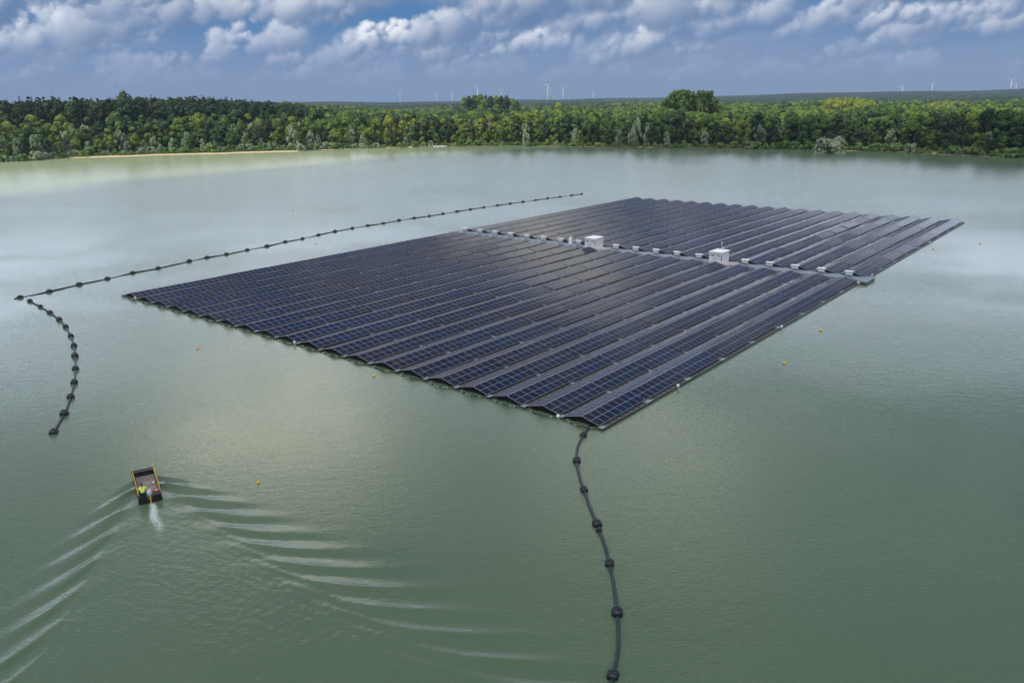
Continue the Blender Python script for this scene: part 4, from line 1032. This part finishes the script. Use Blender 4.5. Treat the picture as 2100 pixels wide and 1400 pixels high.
    wa, we = samp(N2, .6, .8, 300, 500) * 2.0 + samp(N, .8, .8, 5) * .8, samp(N2, .6, .8, 700, 100) * 0.9 + samp(N, .8, .8, 55) * .5
    for a0, sa, e0, se, gl in ((-16.5, 15, 22.6, 4.8, 1.0), (14.5, 10.5, 25.4, 4.2, 1.25)):
        g = (1 - S(np.sqrt(((A + wa - a0) / sa) ** 2 + ((E + we - e0) / se) ** 2), .40, 1.25)) * (.55 + .45 * S(samp(N, .35, .6, 40), -1.2, .6))
        img = img + (np.array([4.6, 4.4, 3.6]) * gl - img) * g[..., None]; alpha = np.maximum(alpha, g)
    bk = S(np.abs(A), 95, 140) * S(E, 5, 20) * S(pn, -.6, .6)
    img = img + (np.array([2.5, 2.4, 2.25]) - img) * bk[..., None]; alpha = np.maximum(alpha, bk)
    clear = (1 - alpha) * S(E, 9, 22) * .85
    return np.concatenate([img, (1 - clear)[..., None]], -1).astype(np.float32)
SUN_EL, SUN_AZ = R(48), R(-118)           # azimuth from +Y, clockwise
w = bpy.data.worlds.new('World'); sc.world = w; w.use_nodes = True; nt = w.node_tree; nt.nodes.clear(); q = NB(nt)
out = q.n('ShaderNodeOutputWorld')
sky = q.n('ShaderNodeTexSky', sky_type='NISHITA'); sky.sun_disc = False; sky.sun_elevation = SUN_EL; sky.sun_rotation = SUN_AZ
sky.air_density = 1.2; sky.dust_density = 0.6; sky.ozone_density = 2.0
b1 = q.n('ShaderNodeBackground'); q.put(b1.inputs[0], sky.outputs[0]); b1.inputs[1].default_value = 0.13
tc = q.n('ShaderNodeTexCoord').outputs['Generated']
sx = q.n('ShaderNodeSeparateXYZ'); q.put(sx.inputs[0], tc)
X_, Y_, Z_ = sx.outputs
el = q.m('MULTIPLY', q.m('ARCSINE', Z_), 180 / PI); az = q.m('MULTIPLY', q.m('ARCTAN2', X_, Y_), 180 / PI)
PANO = sky_panorama()
im = bpy.data.images.new('cloud_field', PANO.shape[1], PANO.shape[0], alpha=True, float_buffer=True)
im.colorspace_settings.name = 'Non-Color'; im.alpha_mode = 'CHANNEL_PACKED'
im.pixels.foreach_set(PANO.ravel()); im.update()
uu = q.m('ADD', q.m('DIVIDE', az, 360), 0.5); vv = q.m('SQRT', q.m('DIVIDE', q.m('MAXIMUM', el, 0.0), 90))
ti = q.n('ShaderNodeTexImage', image=im, extension='EXTEND', interpolation='Linear'); q.put(ti.inputs[0], q.comb(uu, vv, 0.0))
b2 = q.n('ShaderNodeBackground'); q.put(b2.inputs[0], ti.outputs[0]); b2.inputs[1].default_value = 1.0
mx = q.n('ShaderNodeMixShader'); q.put(mx.inputs[0], ti.outputs[1]); nt.links.new(b1.outputs[0], mx.inputs[1]); nt.links.new(b2.outputs[0], mx.inputs[2])
nt.links.new(mx.outputs[0], out.inputs[0])
w.cycles.sampling_method = 'MANUAL'; w.cycles.sample_map_resolution = 512

L = bpy.data.lights.new('sun', 'SUN'); L.energy = 5.0; L.angle = R(0.4); L.color = (1.0, 0.93, 0.80)
lo = bpy.data.objects.new('sun', L); COL.objects.link(lo)
sd = Vector((math.sin(SUN_AZ) * math.cos(SUN_EL), math.cos(SUN_AZ) * math.cos(SUN_EL), math.sin(SUN_EL)))
lo.rotation_euler = sd.to_track_quat('Z', 'Y').to_euler(); lo.location = (0, 0, 500)

# unseen cumulus between the sun and the lake, outlined to shade water and raft
CP = [(-175, 255), (-141, 331), (-90, 385), (-20, 485), (60, 505), (190, 425), (330, 350), (520, 300), (560, -350), (-150, -350), (-420, -150), (-340, 120)]
def inside(x, y, P):
    c = False
    for i in range(len(P)):
        (x0, y0), (x1, y1) = P[i], P[i - 1]
        if (y0 > y) != (y1 > y) and x < (x1 - x0) * (y - y0) / (y1 - y0) + x0: c = not c
    return c
def edge_d(x, y, P):
    m = 1e9
    for i in range(len(P)):
        a, b_ = Vector(P[i]), Vector(P[i - 1]); d = b_ - a; t = max(0, min(1, (Vector((x, y)) - a).dot(d) / d.length_squared)); m = min(m, (a + d * t - Vector((x, y))).length)
    return m
M['cloud'] = simple('white_cloud', (0.9, 0.9, 0.92), 1.0, 0, 0.03, 0.01, 'Object', 0.0)
mb = MB(); CH = 3000.0; shift = sd * (CH / sd.z); rc = random.Random(3)
gx_ = -430
while gx_ < 580:
    gy_ = -360
    while gy_ < 560:
        x, y = gx_ + rc.uniform(-9, 9), gy_ + rc.uniform(-9, 9)
        if inside(x, y, CP):
            e_ = edge_d(x, y, CP); r_ = min(max(e_ * 1.1, 12), 62) * rc.uniform(.9, 1.1) + 8
            if e_ > 5:
                T = Matrix.Translation((x + shift.x, y + shift.y, CH + rc.uniform(-10, 50))) @ Matrix.Diagonal((r_, r_, r_ * .8, 1))
                mb.lathe([(math.cos(R(a)), math.sin(R(a))) for a in range(-75, 90, 30)], M['cloud'], 10, T)
        gy_ += 38
    gx_ += 38
mb.build('unseen_shade_cloud', kind='stuff', label='unseen broad white cumulus shaped to shade the lake')

vs = sc.view_settings; vs.view_transform = 'Standard'; vs.look = 'None'; vs.exposure = 0; vs.gamma = 1; vs.use_curve_mapping = False
sc.cycles.max_bounces = 6; sc.cycles.diffuse_bounces = 2; sc.cycles.glossy_bounces = 3; sc.cycles.transmission_bounces = 2; sc.cycles.volume_bounces = 0
sc.cycles.use_denoising = True; sc.cycles.caustics_reflective = False; sc.cycles.caustics_refractive = False
